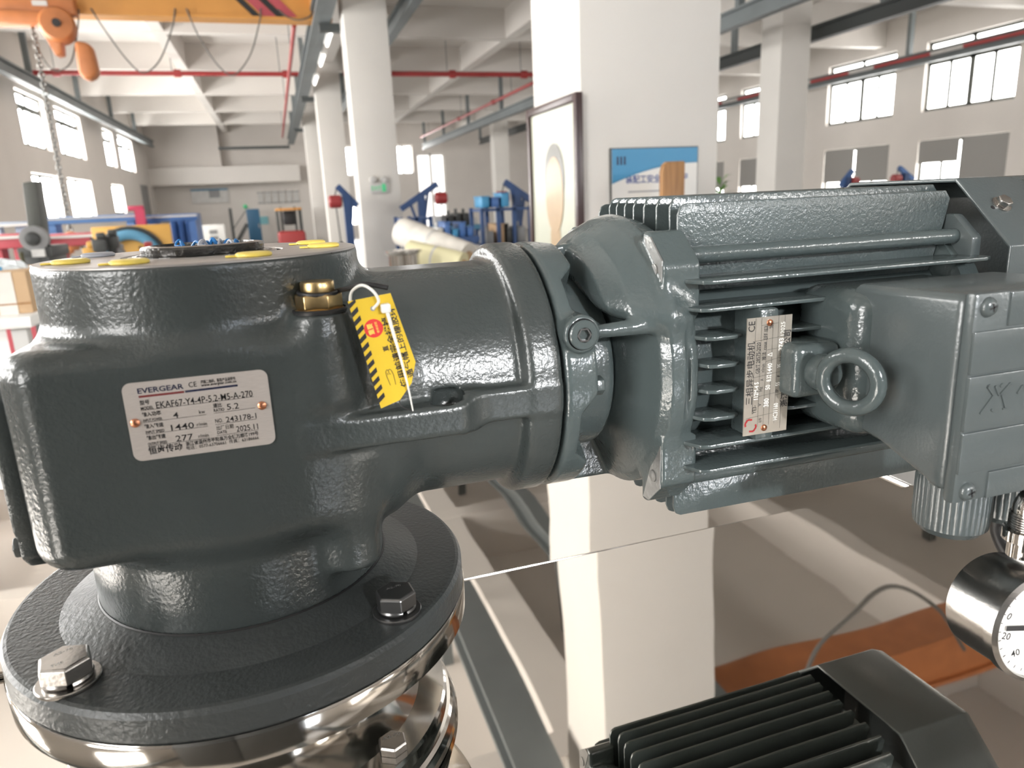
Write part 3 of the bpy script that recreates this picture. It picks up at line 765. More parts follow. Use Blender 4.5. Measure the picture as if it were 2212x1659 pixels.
T = [nt_('CE', 930, 312, 1028, 300, 62), nt_('扫描二维码，获取产品说明书', 1075, 265, 1500, 217, 40, True), nt_('www.evergear.com.cn', 1080, 302, 1512, 250, 34, True),
     nt_('型号', 350, 520, 462, 505, 52, True), nt_('MODEL', 362, 585, 510, 565, 38, True), nt_('EKAF67-Y4-4P-5.2-M5-A-270', 545, 565, 1725, 425, 80),
     nt_('输入功率', 378, 662, 598, 637, 52, True), nt_('INPUT POWER', 390, 728, 612, 702, 34, True), nt_('4', 745, 685, 810, 678, 70), nt_('kw', 1058, 635, 1132, 626, 44),
     nt_('速比', 1230, 560, 1338, 548, 52, True), nt_('RATIO', 1240, 615, 1370, 600, 38, True), nt_('5.2', 1405, 590, 1555, 573, 74),
     nt_('NO.', 1260, 752, 1355, 741, 50), nt_('243178-1', 1395, 745, 1780, 698, 68),
     nt_('输入转速', 405, 806, 628, 780, 52, True), nt_('INPUT SPEED', 418, 872, 640, 846, 34, True), nt_('1440', 722, 838, 1000, 806, 72), nt_('r/min', 1032, 790, 1158, 775, 44),
     nt_('出厂日期', 1278, 840, 1490, 815, 54), nt_('DATE', 1288, 892, 1408, 878, 36, True), nt_('2025.11', 1530, 868, 1805, 835, 72),
     nt_('输出转速', 430, 946, 655, 920, 52, True), nt_('OUTPUT SPEED', 442, 1016, 672, 989, 34, True), nt_('277', 780, 975, 990, 950, 74), nt_('r/min', 1055, 935, 1180, 919, 44),
     nt_('恒齿传动', 452, 1120, 860, 1072, 92, True), nt_('浙江省温州市平阳县万全镇万顺路199号', 898, 1028, 1810, 908, 50, True), nt_('电话：0577-63706661  传真：63186666', 908, 1080, 1815, 965, 48)]
mk('printed_text', text_geo(T, org, ex, ey, nn), M_INK, plate)
mk('printed_brand', text_geo([nt_('EVERGEAR', 325, 388, 870, 326, 62, True)], org, ex, ey, nn), M_INKBLUE, plate)
def ln(x0, y0, x1, y1, w):
    p, q = npt(x0, y0), npt(x1, y1); return (*p, *q, w * mmpx)
mk('red_bar', strokes([ln(335, 425, 872, 366, 28)], org, ex, ey, nn), M_INKRED, plate)
mk('blue_bar', strokes([ln(885, 363, 1530, 287, 28)], org, ex, ey, nn), M_INKBLUE, plate)
mk('printed_lines', strokes([ln(360, 590, 1735, 428, 5), ln(390, 735, 1145, 645, 5), ln(1235, 632, 1760, 566, 5), ln(1258, 772, 1780, 708, 5), ln(418, 880, 1168, 790, 5), ln(1280, 912, 1810, 846, 5), ln(440, 1026, 1190, 935, 5)], org, ex, ey, nn), M_INK, plate)
for x_, y_ in ((292, 738), (1845, 540)):
    p = npt(x_, y_); mk('rivet', lathe([(.0020, 0), (.0019, .0006), (.0012, .0011), (0, .00125)], (PX0 + p[0], PY, PZ1 + p[1]), (0, -1, 0), 20, cap1=False), M_COPPER, plate, smooth=True)
# brass breather plug with its rubber strap
BX, BY = 0.0145, GY - 0.070
br = empty('breather_plug', BX, BY, -.0483, None, None); br.parent = red; br.location = br.location - red.location
br['label'] = 'brass breather plug'
mk('brass_collar', lathe([(.0118, -.0483), (.0120, -.0476), (.0112, -.0466)], (BX, BY, 0), n=40), M_BRASS, br, smooth=True)
mk('brass_hex', hexprism((BX, BY, -.0466), (0, 0, 1), .0110, .0072, .35, .0006), M_BRASS, br, bevel=.0004)
mk('brass_cap', lathe([(.0076, -.0400), (.0078, -.0395), (.0078, -.0345), (.0074, -.0338), (0, -.0337)], (BX, BY, 0), n=40, cap1=False), M_BRASS, br, smooth=True)
st = [(BX + .0086 * math.cos(a), BY + .0086 * math.sin(a), -.0392 - .0006 * math.cos(a + 1)) for a in np.linspace(-5.3, .2, 40)]
mk('rubber_strap', tube(st + spline([st[-1], (BX + .014, BY - .010, -.0372), (BX + .020, BY - .016, -.0352), (BX + .030, BY - .020, -.0372)], 6)[1:], .0012, 8), M_RUBBER, smooth=True,
   label='black rubber strap looped around the brass plug', cat='strap')
mk('rubber_sleeve', lathe([(.0125, -.0484), (.0128, -.0470), (.0122, -.0462)], (BX, BY, 0), n=40, cap0=False, cap1=False), M_RUBBER, br, smooth=True)
# debris on the shaft ring
rnd = random.Random(4)
for k in range(11):
    a = rnd.uniform(0, 6.28); r_ = rnd.uniform(.004, .022); x, y = GX + r_ * math.cos(a), GY + r_ * math.sin(a)
    L = rnd.uniform(.003, .008); d = rnd.uniform(0, 6.28)
    pts = [(x, y, -.0177), (x + L * math.cos(d) * .5, y + L * math.sin(d) * .5, -.0165 + rnd.uniform(0, .0022)), (x + L * math.cos(d), y + L * math.sin(d), -.0172), (x + L * 1.2 * math.cos(d + .8), y + L * 1.2 * math.sin(d + .8), -.0176)]
    mk('plastic_shaving', tube(spline(pts, 5), rnd.uniform(.0005, .0012), 6), M_BLUESTRING if k % 3 else M_GREYSCRAP, smooth=True, label='curled plastic shavings lying on the oily shaft ring', cat='shaving', group='shavings on the shaft ring')

# warning tag hung from a cable tie
TY = GY - 0.090
tagpx = [(.0261, -.0420), (.0455, -.0398), (.0545, -.0729), (.0519, -.0828), (.0456, -.0905), (.0365, -.0934)]
tagp = [(x, z) for x, z in tagpx]
card = mk('warning_tag', prism(tagp, TY, TY + .0004, 'y'), M_YTAG, label='yellow warning card with black hazard stripes hanging on the reducer', cat='tag')
a0, a1 = np.array([.0261, -.0420]), np.array([.0365, -.0934]); sd = (a1 - a0) / np.linalg.norm(a1 - a0); sn = np.array([-sd[1], sd[0]])
if sn[0] < 0: sn = -sn
L = np.linalg.norm(a1 - a0); gsv = []; k = 0; s = .0012
while s < L - .001:
    e = min(s + .0022, L)
    P4 = [a0 + sd * s, a0 + sd * e, a0 + sd * min(e - .0021 + .0, L) + sn * .0034, a0 + sd * (s - .0021 if s > .0021 else 0) + sn * .0034]
    gsv.append(([(p[0], TY - .00012, p[1]) for p in P4], [(0, 1, 2, 3)])); s += .0042
mk('hazard_stripes', join(*gsv), M_INK, card)
ec, eup = np.array([sd[0], 0, sd[1]]), np.array([sn[0], 0, sn[1]])
# lettering reads from the bottom of the card upwards
tx, tyv = -ec, np.array([-sn[0], 0, -sn[1]])
org2 = np.array([a1[0], TY, a1[1]])
def tt(s, along, off, w, h): return (s, along, -off, w, h, 0.0, True)
mk('printed_text', text_geo([tt('使用前请完全拔掉', .0065, .0150, .0345, .0028), tt('通气帽上的橡胶环', .0100, .0190, .0345, .0026), tt('直', .0255, .0112, None, .0022)], org2, tx, tyv, (0, -1, 0)), M_INK, card)
dc = a0 + sd * .0150 + sn * .0076
mk('red_sticker', lathe([(.0043, 0), (.0043, .00012)], (dc[0], TY, dc[1]), (0, -1, 0), 36), M_STICKER, card)
mk('sticker_text', text_geo([('重要', -.0026, .0004, .0052, .0022, 0, True), ('使用说明', -.0026, -.0020, .0052, .0010, 0, False)], (dc[0], TY - .00015, dc[1]), tx, tyv, (0, -1, 0)), M_YCAP, card)
hc = a0 + sd * .0385 + sn * .0085
mk('hand_drawing', strokes([(x0 * .001, y0 * .001, x1 * .001, y1 * .001, .00022) for x0, y0, x1, y1 in ((-5, -1.3, 0, -1.6), (0, -1.6, 2.2, -1.2), (2.2, -1.2, 3, -.6), (3, -.6, 2.6, .2), (2.6, .2, 3.1, .8), (3.1, .8, 2.2, 1.5), (2.2, 1.5, 0, 1.6), (0, 1.6, -4.5, 1.2), (2.6, .2, .8, .1), (.8, .1, .6, -.6), (1.5, .9, .6, .8))], (hc[0], TY, hc[1]), tx, tyv, (0, -1, 0), .00015), M_INK, card)
hl = a0 + sd * .0062 + sn * .0098
mk('eyelet', lathe([(.0011, 0), (.0011, .0002)], (hl[0], TY, hl[1]), (0, -1, 0), 18), M_GREYSCRAP, card)
zt = spline([(hl[0], TY - .0008, hl[1]), (.0395, TY - .003, -.0425), (.0370, TY - .003, -.0375), (.0330, TY + .002, -.0355), (.0290, TY + .009, -.0390), (.028, TY + .012, -.0450)], 8)
zip_ = empty('cable_tie', .0423, TY, -.0954, 'white nylon cable tie holding the yellow card', 'cable tie')
mk('tie_loop', tube(zt, .0007, 8), M_ZIP, zip_, smooth=True)
mk('tie_head', box(.0402, .0446, TY - .0042, TY - .0006, -.0482, -.0440), M_ZIP, zip_, bevel=.0008)
mk('tie_tail', tube(spline([(.0423, TY - .0025, -.0440), (.0445, TY - .003, -.0560), (.0465, TY - .003, -.0660), (.0495, TY - .0025, -.0830), (.0511, TY - .002, -.0960)], 8), [.00095 - .0006 * i / 32 for i in range(33)], 8), M_ZIP, zip_, smooth=True)
mk('string', tube(spline([(.0455, TY + .001, -.0905), (.0462, TY + .001, -.0935), (.0485, TY, -.0952), (.0510, TY - .001, -.0962)], 6), .0003, 6), M_RUBBER, zip_, smooth=True)

# ------------------------------------------------------------------ electric motor (axis along X at GY, ZA; v towards the camera, w up)
mot = empty('electric_motor', 0.30, GY, ZA - 0.10, 'grey green finned electric motor with terminal box and fan cowl', 'motor')
def mp(x, v, w): return (x, GY - v, ZA + w)
def mbox(x0, x1, v0, v1, w0, w1): return box(x0, x1, GY - v1, GY - v0, ZA + w0, ZA + w1)
# adapter cover, bell shaped end shield, corner ears: one casting grid
gm = Grid((0.128, GY - 0.094, ZA - 0.096), (0.224, GY + 0.094, ZA + 0.096), 0.0011)
X, Y, Z = gm.X, gm.Y, gm.Z
Rr = np.sqrt((Y - GY) ** 2 + (Z - ZA) ** 2)
cover = gm.cyl('x', (0, GY, ZA), 0.0758, 0.1362, 0.1560, 0.0035)
ang = np.arctan2(Z - ZA, GY - Y)
cover = smax(cover, (X - 0.1505 - 0.005 * np.clip(np.sin(ang * 6 + 0.6) * 2.2, -1, 1)), 0.002)
hub = gm.cyl('x', (0, GY, ZA), 0.054, 0.140, 0.176, 0.006)
cb_ = smin(cover, hub, 0.006)
# plug boss and round rib on the near side
cb_ = smin(cb_, gm.cyl('y', (0.1455, 0, ZA + 0.031), 0.0102, GY - 0.0765, GY - 0.050, 0.0015), 0.003)
V, Q = gm.mesh(cb_)
mk('adapter_cover', (V, Q), M_MOTOR, mot, smooth=True, angle=80)
# bell: rim with rolled outer edge, hollow towards the gear side
r0 = Rr
prof = [(0.1790, 0.030), (0.1785, 0.046), (0.1860, 0.062), (0.1920, 0.0765), (0.1965, 0.0815), (0.2040, 0.0820), (0.2120, 0.0800), (0.2120, 0.030)]
prof_dome = [(0.1700, 0.030), (0.1660, 0.046), (0.1645, 0.060), (0.1675, 0.070), (0.1770, 0.0795), (0.1890, 0.0860), (0.1980, 0.0885), (0.2100, 0.0840), (0.2100, 0.030)]
poly = np.array(prof)
def sd_poly(px, py, poly):
    d = np.full(np.broadcast(px, py).shape, 1e9, np.float32); s = np.ones(d.shape, np.float32)
    n = len(poly)
    for i in range(n):
        a, b = poly[i], poly[i - 1]; e = b - a
        wx, wy = px - a[0], py - a[1]
        t = np.clip((wx * e[0] + wy * e[1]) / (e @ e), 0, 1)
        d = np.minimum(d, (wx - e[0] * t) ** 2 + (wy - e[1] * t) ** 2)
        c1 = py >= a[1]; c2 = py < b[1]; c3 = e[0] * wy > e[1] * wx
        fl = (c1 & c2 & c3) | (~c1 & ~c2 & ~c3)
        s = np.where(fl, -s, s)
    return s * np.sqrt(d)
bell = sd_poly(X + 0 * Rr, Rr + 0 * X, poly) - 0.0008
dome = sd_poly(X + 0 * Rr, Rr + 0 * X, np.array(prof_dome)) - 0.0008
dome = smax(dome, (0.046 - (Z - ZA) - 0.22 * (GY - Y)) + 0 * dome, 0.014)
bell = smin(bell, dome, 0.009)
bell = smin(bell, gm.cyl('x', (0, GY, ZA), 0.036, 0.160, 0.19, 0.003), 0.004)
for sv in (-1, 1):
    for sw in (-1, 1):
        e = gm.box((0.2055, GY - sv * 0.0615, ZA + sw * 0.0575), (0.0115, 0.0125, 0.0230), 0.002)
        cutc = (sv * (GY - Y) * 0.68 + sw * (Z - ZA) * 0.73 - 0.0965) + 0 * e
        e = smax(e, cutc, 0.002)
        bell = smin(bell, e, 0.004)
# webs above, below and on the far side
for c, h_ in (((0.178, GY, ZA + 0.057), (0.024, 0.004, 0.016)), ((0.178, GY, ZA - 0.059), (0.026, 0.004, 0.022)), ((0.178, GY + 0.055, ZA), (0.024, 0.016, 0.004))):
    wbx = gm.box(c, h_, 0.0015)
    if c[1] == GY:
        sg = 1 if c[2] > ZA else -1
        wbx = smax(wbx, (sg * (Z - ZA) - (0.0685 + (X - 0.1517) * (0.37 if sg > 0 else .25) + (0 if sg > 0 else .0118))) + 0 * wbx, 0.001)
    bell = smin(bell, wbx, 0.003)
bell = smin(bell, gm.seg(mp(0.150, 0.0705, 0.0305), mp(0.1885, 0.0700, 0.0310), 0.0034, 0.0048), 0.003)
# slot in the rim on the near side
slot = smax(np.abs(X - 0.2062) - 0.0014 + 0 * bell, np.abs(Z - ZA + .006) - 0.034 + 0 * bell, 0.001)
slot = smax(slot, 0.079 - (GY - Y) + 0 * bell, 0.001)
bell = smax(bell, -slot, 0.001)
V, Q = gm.mesh(bell)
mk('end_shield', (V, Q), M_MOTOR, mot, smooth=True, angle=80)
for sv in (-1, 1):
    for sw in (-1, 1):
        P = [(.0520, .0778), (.0590, .0778), (.0722, .0655), (.0728, .0390), (.0690, .0400), (.0610, .0560)]
        mk('bare_ear_face', prism([(GY - sv * a, ZA + sw * b) for a, b in P], .19365, .1945, 'x'), M_CAST, mot, label='bare cast face of the flange ear')
        s_ = mk('stud_end', lathe([(.0036, 0), (.0036, .0008), (.0030, .0010), (0, .0010)], mp(.1937, sv * .0648, sw * .0600), (-1, 0, 0), 24, cap1=False), M_CAST, mot, smooth=True)
pl = mk('oil_plug', lathe([(.0079, 0), (.0079, .0022), (.0073, .0028), (.0040, .0028)], mp(.1455, .0760, .0310), (0, -1, 0), 40, cap1=False), M_MOTOR, mot, smooth=True, label='round oil plug with hex socket')
u, v_, w_ = basis((0, -1, 0)); c0 = np.array(mp(.1455, .0760, .0310))
rim = [c0 + w_ * .0028 + (u * math.cos(a) + v_ * math.sin(a)) * .0031 for a in np.linspace(0, 2 * math.pi, 6, endpoint=False)]
rim2 = [p - w_ * .0025 for p in rim]; outer = [c0 + w_ * .0028 + (u * math.cos(a) + v_ * math.sin(a)) * .0041 for a in np.linspace(0, 2 * math.pi, 6, endpoint=False)]
mk('hex_socket', (np.array(rim + rim2 + outer), [(i, (i + 1) % 6, 6 + (i + 1) % 6, 6 + i) for i in range(6)] + [tuple(range(6, 12))] + [(i, 12 + i, 12 + (i + 1) % 6, (i + 1) % 6) for i in range(6)]), M_DARKBOLT, pl)
mk('plug_ring', lathe([(.0086, 0), (.0084, .0004), (.0079, .0002)], mp(.1455, .0763, .0310), (0, -1, 0), 40, cap0=False, cap1=False), M_RUBBER, mot, smooth=True)
mk('cover_bolt', hexprism(mp(.1535, .069, .0005), (1, 0, 0), .0055, .006, .3, .0006), M_MOTOR, mot, bevel=.0004)
# frame
mk('frame', join(lathe([(.0690, .205), (.0690, .410)], (0, GY, ZA), (1, 0, 0), 72), lathe([(.080, .2075), (.080, .2125)], (0, GY, ZA), (1, 0, 0), 72)), M_MOTOR, mot, smooth=True)
mk('side_pad', mbox(.2440, .2560, .066, .0905, -.0375, .0375), M_MOTOR, mot, bevel=.0015)
def hfin(segs, w, side=1, rough=False):
    """horizontal fin reaching sideways; segs: list of (x0, x1, tip v)"""
    for x0, x1, vt in segs:
        r_ = .004
        P = [(x0, .058), (x0, vt - .012), (x0 + .005, vt - .002), (x0 + .010, vt), (x1 - .006, vt), (x1, vt - .003), (x1, .058)]
        P = [(a, GY - side * b) for a, b in P]
        mk('cooling_fin', prism(P, ZA + w - .0012, ZA + w + .0012, 'z'), M_MOTOR, mot, bevel=.0008, seg=2)
near = [(.0537, [(.2069, .4133, .0865)]), (.0389, [(.2058, .3224, .0865)]), (.0229, [(.2096, .2380, .0865), (.262, .3213, .0865)]), (.0073, [(.2114, .2373, .0865), (.262, .2720, .0865)]),
        (-.0073, [(.2112, .2373, .0865), (.262, .2720, .0865)]), (-.0229, [(.2093, .2375, .0865), (.262, .330, .0865)]), (-.0389, [(.2076, .330, .0865)]), (-.0537, [(.2080, .405, .0865)])]
for w, segs in near: hfin(segs, w)
for w in (.0537, .0389, .0229, .0073, -.0073, -.0229, -.0389, -.0537): hfin([(.208, .405, .0865)], w, -1)
def vfin(v, tip, sgn, x0=.2136, x1=.4085, m=M_MOTOR):
    base = .045
    P = [(x0, base), (x0, tip - .006), (x0 + .0018, tip - .0015), (x0 + .005, tip), (x1 - .004, tip), (x1, tip - .005), (x1 - .003, tip - .020), (x1 - .012, base)]
    P = [(a, ZA + sgn * b) for a, b in P]
    mk('cooling_fin', prism(P, GY - v - .0011, GY - v + .0011, 'y'), m, mot, bevel=.0007)
for sgn in (1, -1):
    for k, v in enumerate((-.0530, -.0415, -.0305, -.0185, -.0060, .0080, .0238, .0395, .0527)):
        edge = abs(v) > .05
        vfin(v, .0946 if edge else .0985, sgn, .2140 if edge else .2165, .4095 if edge else .4130, M_MOTOR_ROUGH if edge and sgn > 0 else M_MOTOR)
for sw in (1, -1):
    for sv in (1, -1):
        mk('tie_rod', cyl(mp(.215, sv * .0600, sw * .0662), mp(.4120, sv * .0600, sw * .0662), .0049, 24), M_MOTOR, mot, smooth=True)
# rear shield with corner ears
mk('rear_shield', lathe([(.072, .400), (.084, .404), (.086, .416), (.080, .419)], (0, GY, ZA), (1, 0, 0), 64), M_MOTOR, mot, smooth=True, angle=25)
for sv in (1, -1):
    for sw in (1, -1):
        P = [(.046, .050), (.046, .0800), (.058, .0800), (.0735, .0660), (.0735, .050)]
        mk('shield_ear', prism([(GY - sv * a, ZA + sw * b) for a, b in P], .4085, .4165, 'x'), M_MOTOR_FLAT, mot, bevel=.0014)
# fan cowl, eight sided sheet
def octo(h, s, c0, c1): return [(-c0, h), (c0, h), (s, c1), (s, -c1), (c0, -h), (-c0, -h), (-s, -c1), (-s, c1)]
def cowl_ring(x, k): return [(x, GY - a * k, ZA + b * k) for a, b in octo(.1017, .0900, .0470, .0610)]
rings = [cowl_ring(.4205, .975), cowl_ring(.4205, 1.0), cowl_ring(.482, 1.0), cowl_ring(.492, .965), cowl_ring(.500, .86), cowl_ring(.502, .70), cowl_ring(.502, .0)]
inner = [cowl_ring(.470, .975)]
allr = inner + rings; V = np.array([p for r in allr for p in r]); F = []
for k in range(len(allr) - 1):
    for i in range(8): F.append((k * 8 + i, k * 8 + (i + 1) % 8, k * 8 + 8 + (i + 1) % 8, k * 8 + 8 + i))
V, F = fix(V, F)
cw = mk('fan_cowl', (V, F), M_MOTOR_FLAT, mot, bevel=.0028, seg=3, angle=28)
nrm = np.array([0, -(.1017 - .061), .0900 - .0470]); nrm = nrm / np.linalg.norm(nrm)
pc = np.array(mp(.4385, .0655, .0842))
bs = mk('cowl_screw', lathe([(.0062, 0), (.0062, .0008), (.0050, .0010), (.0050, .0010)], pc, nrm, 28), M_BOLT, cw, smooth=True)
mk('screw_head', hexprism(pc + nrm * .001, nrm, .0048, .0038, .2, .0006), M_BOLT, bs, bevel=.0003)
mk('cowl_slot', lathe([(.0014, 0), (.0014, .0003)], pc + np.array([-.0085, 0, 0]) - np.cross(nrm, (1, 0, 0)) * .002, nrm, 14), M_INK, cw)
# eyebolt
EX, EW = .2725, .0030
mk('eyebolt_boss', mbox(EX - .0150, EX + .0150, .06, .1045, EW - .0150, EW + .0150), M_MOTOR, mot, bevel=.0045, seg=3)
eb = empty('eyebolt', *mp(EX, .105, EW)); eb.parent = mot; eb.location = eb.location - mot.location; eb['label'] = 'cast lifting eyebolt'
rc = np.array(mp(EX + .0005, .1275, EW - .0010))
ax = np.array([.86, .0, -.0]); n_ = np.array([math.cos(math.radians(24)), math.sin(math.radians(24)), 0.05]); n_ /= np.linalg.norm(n_)
u, v_, w_ = basis(n_)
mk('eye_ring', tube([rc + (u * math.cos(a) + v_ * math.sin(a)) * .0142 for a in np.linspace(0, 2 * math.pi, 48, endpoint=False)], .0041, 16, True), M_MOTOR, eb, smooth=True)
mk('eye_neck', lathe([(.0098, 0), (.0104, .003), (.0102, .007), (.0085, .0095), (.0052, .012)], mp(EX, .1042, EW), (0.05, -1, -.05), 36), M_MOTOR, eb, smooth=True)
# terminal box
tb = empty('terminal_box', *mp(.345, .14, -.05)); tb.parent = mot; tb.location = tb.location - mot.location; tb['label'] = 'square terminal box facing the camera'
mk('box_neck', mbox(.288, .385, .060, .118, -.036, .0455), M_MOTOR, tb, bevel=.012, seg=4)
PB = [(.100, .0485), (.1700, .0502), (.1700, -.0470), (.1610, -.0470), (.1560, -.0435), (.1270, -.0340), (.100, -.0300)]
mk('box_body', prism([(GY - a, ZA + b) for a, b in PB], .2945, .394, 'x'), M_MOTOR_FLAT, tb, bevel=.0050, seg=3)
CX0, CX1 = .2935, .3965
cvr = mk('box_cover', mbox(CX0, CX1, .1703, .1765, -.0505, .0515), M_MOTOR_FLAT, tb, bevel=.0018)
mk('cover_joint', mbox(CX0 + .0015, CX1 - .0015, .1698, .1705, -.0490, .0500), M_RUBBER, tb)
for a, b, c, d, t in ((CX0 + .0006, CX1 - .0006, .0140, .0340, .1774), (CX0 + .0002, CX1 - .0002, -.0136, .0132, .1779), (CX0 + .0006, CX1 - .0006, -.0350, -.0144, .1774), (.3135, .3765, .0352, .0510, .1776), (.3135, .3765, -.0500, -.0362, .1776)):
    mk('raised_panel', mbox(a, b, .1755, t, c, d), M_MOTOR_FLAT, cvr, bevel=.0007)
for x_, w2 in ((.3008, .0450), (.3015, -.0445), (.3890, .0450), (.3890, -.0445)):
    s_ = mk('cover_screw', lathe([(.0046, 0), (.0045, .0010), (.0036, .0022), (.0020, .0029), (0, .0031)], mp(x_, .1764, w2), (0, -1, 0), 28, cap1=False), M_MOTOR_FLAT, cvr, smooth=True)
    mk('cross_slot', strokes([(-.0020, -.0005, .0020, .0005, .0008), (.0005, -.0020, -.0005, .0020, .0008)], mp(x_, .1764 + .0031, w2), (1, 0, 0), (0, 0, 1), (0, -1, 0), .0001), M_INK, s_)
lx, lw, lk_ = .3020, -.0052, .00132
SEG = [(0, 0, 5.2, 6.2), (5.2, 6.2, 2.0, 9.8), (2.0, 9.8, 3.0, 10.2), (5.6, 9.6, 8.0, 5.8), (9.0, 10.0, 8.0, 9.0), (8, 5.8, 12.5, 9.8), (9.0, 6.6, 11.8, 0.6), (11.8, 0.6, 10.6, 0.6), (5.0, 1.0, 6.2, 0.2), (12.5, 9.8, 14.2, 9.4), (16.5, 5.5, 18.5, 8.2), (18.5, 8.2, 30, 8.6)]
mk('embossed_mark', join(*[bar(np.array(mp(lx + a * lk_, .1780, lw + b * lk_)), np.array(mp(lx + c * lk_, .1780, lw + d * lk_)), .0010, .0009) for a, b, c, d in SEG]), M_MOTOR_FLAT, cvr, label='raised maker mark on the cover')
# cable glands and cable
def gland(x, v, label):
    g = empty('cable_gland', *mp(x, v, -.09)); g.parent = mot; g.location = g.location - mot.location; g['label'] = label
    mk('gland_nut', hexprism(mp(x, v, -.0535), (0, 0, 1), .0205, .0075, .2, .0008), M_MOTOR_FLAT, g, bevel=.0005)
    n = 96
    mk('gland_cap', lathe([(.0150, -.0525), (.0186, -.0535), (.0190, -.0570), (.0190, -.0775), (.0184, -.0825), (.0150, -.0865), (.0095, -.0880)], mp(x, v, 0), (0, 0, 1), n, rfun=lambda i, k: (1.0 if i % 2 else .962) if 2 <= k <= 3 else 1.0), M_MOTOR_FLAT, g, smooth=True, angle=30)
    return g
gland(.3365, .1405, 'ribbed cable gland under the near corner of the terminal box')
gland(.3785, .1405, 'ribbed cable gland with the black cable')
mk('power_cable', tube(spline([mp(.3785, .1405, -.086), mp(.3780, .1420, -.098), mp(.3760, .1560, -.110), mp(.3740, .1800, -.119), mp(.3780, .2020, -.130), mp(.3900, .2150, -.145), mp(.42, .225, -.165), mp(.50, .235, -.175), mp(.60, .240, -.170), mp(.655, .240, -.20), mp(.67, .24, -.45), mp(.67, .24, -1.0), mp(.69, .24, -1.99)], 8), .0070, 16), M_RUBBER, smooth=True, label='thick black power cable running down from the terminal box', cat='cable')
# motor nameplate
NX0, NX1, NW = .2350, .2637, .0334
NV = .0917
npl = mk('nameplate', mbox(NX0, NX1, NV - .0007, NV, -NW, NW), M_PLATE2, mot, label='bent silver nameplate of the motor')
for w2 in (.0300, -.0300):
    mk('rivet', lathe([(.0019, 0), (.0018, .0006), (.0012, .0011), (0, .00125)], mp(NX0 + (.0135 if w2 < 0 else .0142), NV, w2), (0, -1, 0), 20, cap1=False), M_COPPER, npl, smooth=True)
# s runs upwards from the bottom edge, t from the left edge; glyph tops point left
KX, KY = (NX1 - NX0) / 585.0, 2 * NW / 1440.0
def mt(s, xr, y0, y1, h, bold=False):
    """baseline at column x (crop px from the left edge), from crop y0 (bottom) to y1 (top)"""
    return (s, (1540 - y0) * KY, -xr * KX, (y0 - y1) * KY, h * KX, 0.0, bold)
o3 = mp(NX0, NV, -NW)
DK = [mt('三相异步电动机', 98, 1150, 380, 80), mt('CE', 98, 262, 138, 76), mt('YE3-', 158, 1270, 1165, 44), mt('GB/T 28575-2020', 180, 775, 395, 44), mt('kW', 240, 1390, 1330, 42), mt('V', 225, 1185, 1150, 40), mt('Hz', 232, 1000, 945, 42),
      mt('A', 240, 870, 845, 38), mt('r/min', 250, 765, 665, 42), mt('接法', 255, 620, 520, 48), mt('cosø', 262, 495, 400, 42), mt('EFF IE3', 268, 372, 210, 44), mt('%', 332, 245, 205, 42), mt('IP', 452, 1040, 1000, 44), mt('No', 480, 585, 530, 40), mt('kg', 472, 655, 605, 38),
      mt('浙江新菱电机有限公司', 568, 1235, 285, 80, True), mt('F', 462, 850, 825, 36)]
mk('printed_text', text_geo(DK, o3, (0, 0, 1), (-1, 0, 0), (0, -1, 0)), M_INK, npl)
LT = [mt('112M-4 S', 178, 1095, 880, 52, True), mt('380', 322, 1205, 1098, 58, True), mt('50', 332, 990, 932, 56, True), mt('8.32', 340, 890, 805, 54, True), mt('1440', 345, 790, 665, 54, True), mt('△', 340, 585, 535, 54), mt('HC31160', 450, 1390, 1175, 52, True), mt('55', 462, 960, 912, 50, True), mt('35', 472, 735, 690, 50, True), mt('3743', 485, 525, 375, 56, True), mt('12025', 492, 345, 180, 50)]
mk('stamped_text', text_geo(LT, o3, (0, 0, 1), (-1, 0, 0), (0, -1, 0)), M_STAMP, npl)
def ml(xa, ya, xb, yb, w=3): return ((1540 - ya) * KY, -xa * KX, (1540 - yb) * KY, -xb * KX, w * KX)
mk('printed_grid', strokes([ml(108, 1270, 108, 100), ml(185, 1440, 185, 110), ml(260, 1440, 260, 180), ml(335, 1440, 335, 180), ml(408, 1430, 408, 100), ml(490, 1500, 490, 100), ml(30, 1320, 410, 1290), ml(108, 820, 500, 780), ml(180, 1060, 400, 1040), ml(185, 1190, 180, 1190), ml(108, 380, 500, 350), ml(260, 500, 410, 490), ml(260, 640, 480, 600), ml(410, 1070, 490, 1060), ml(400, 920, 490, 905), ml(185, 200, 410, 185)], o3, (0, 0, 1), (-1, 0, 0), (0, -1, 0)), M_INK, npl)
lg = []
for sgn in (1, -1):
    pts = [(-7, 2), (-6.4, 6), (-1, 9), (4.6, 6.2)] if sgn > 0 else [(7, -2), (6.4, -6), (1, -9), (-4.6, -6.2)]
    for (a, b), (c, d) in zip(pts, pts[1:]): lg.append((a * .00045, b * .00045, c * .00045, d * .00045, .0011))
mk('red_logo', strokes(lg, mp(NX0 + .0046, NV, -NW + .0058), (0.92, 0, .38), (-.38, 0, .92), (0, -1, 0), .00012), M_LOGORED, npl)

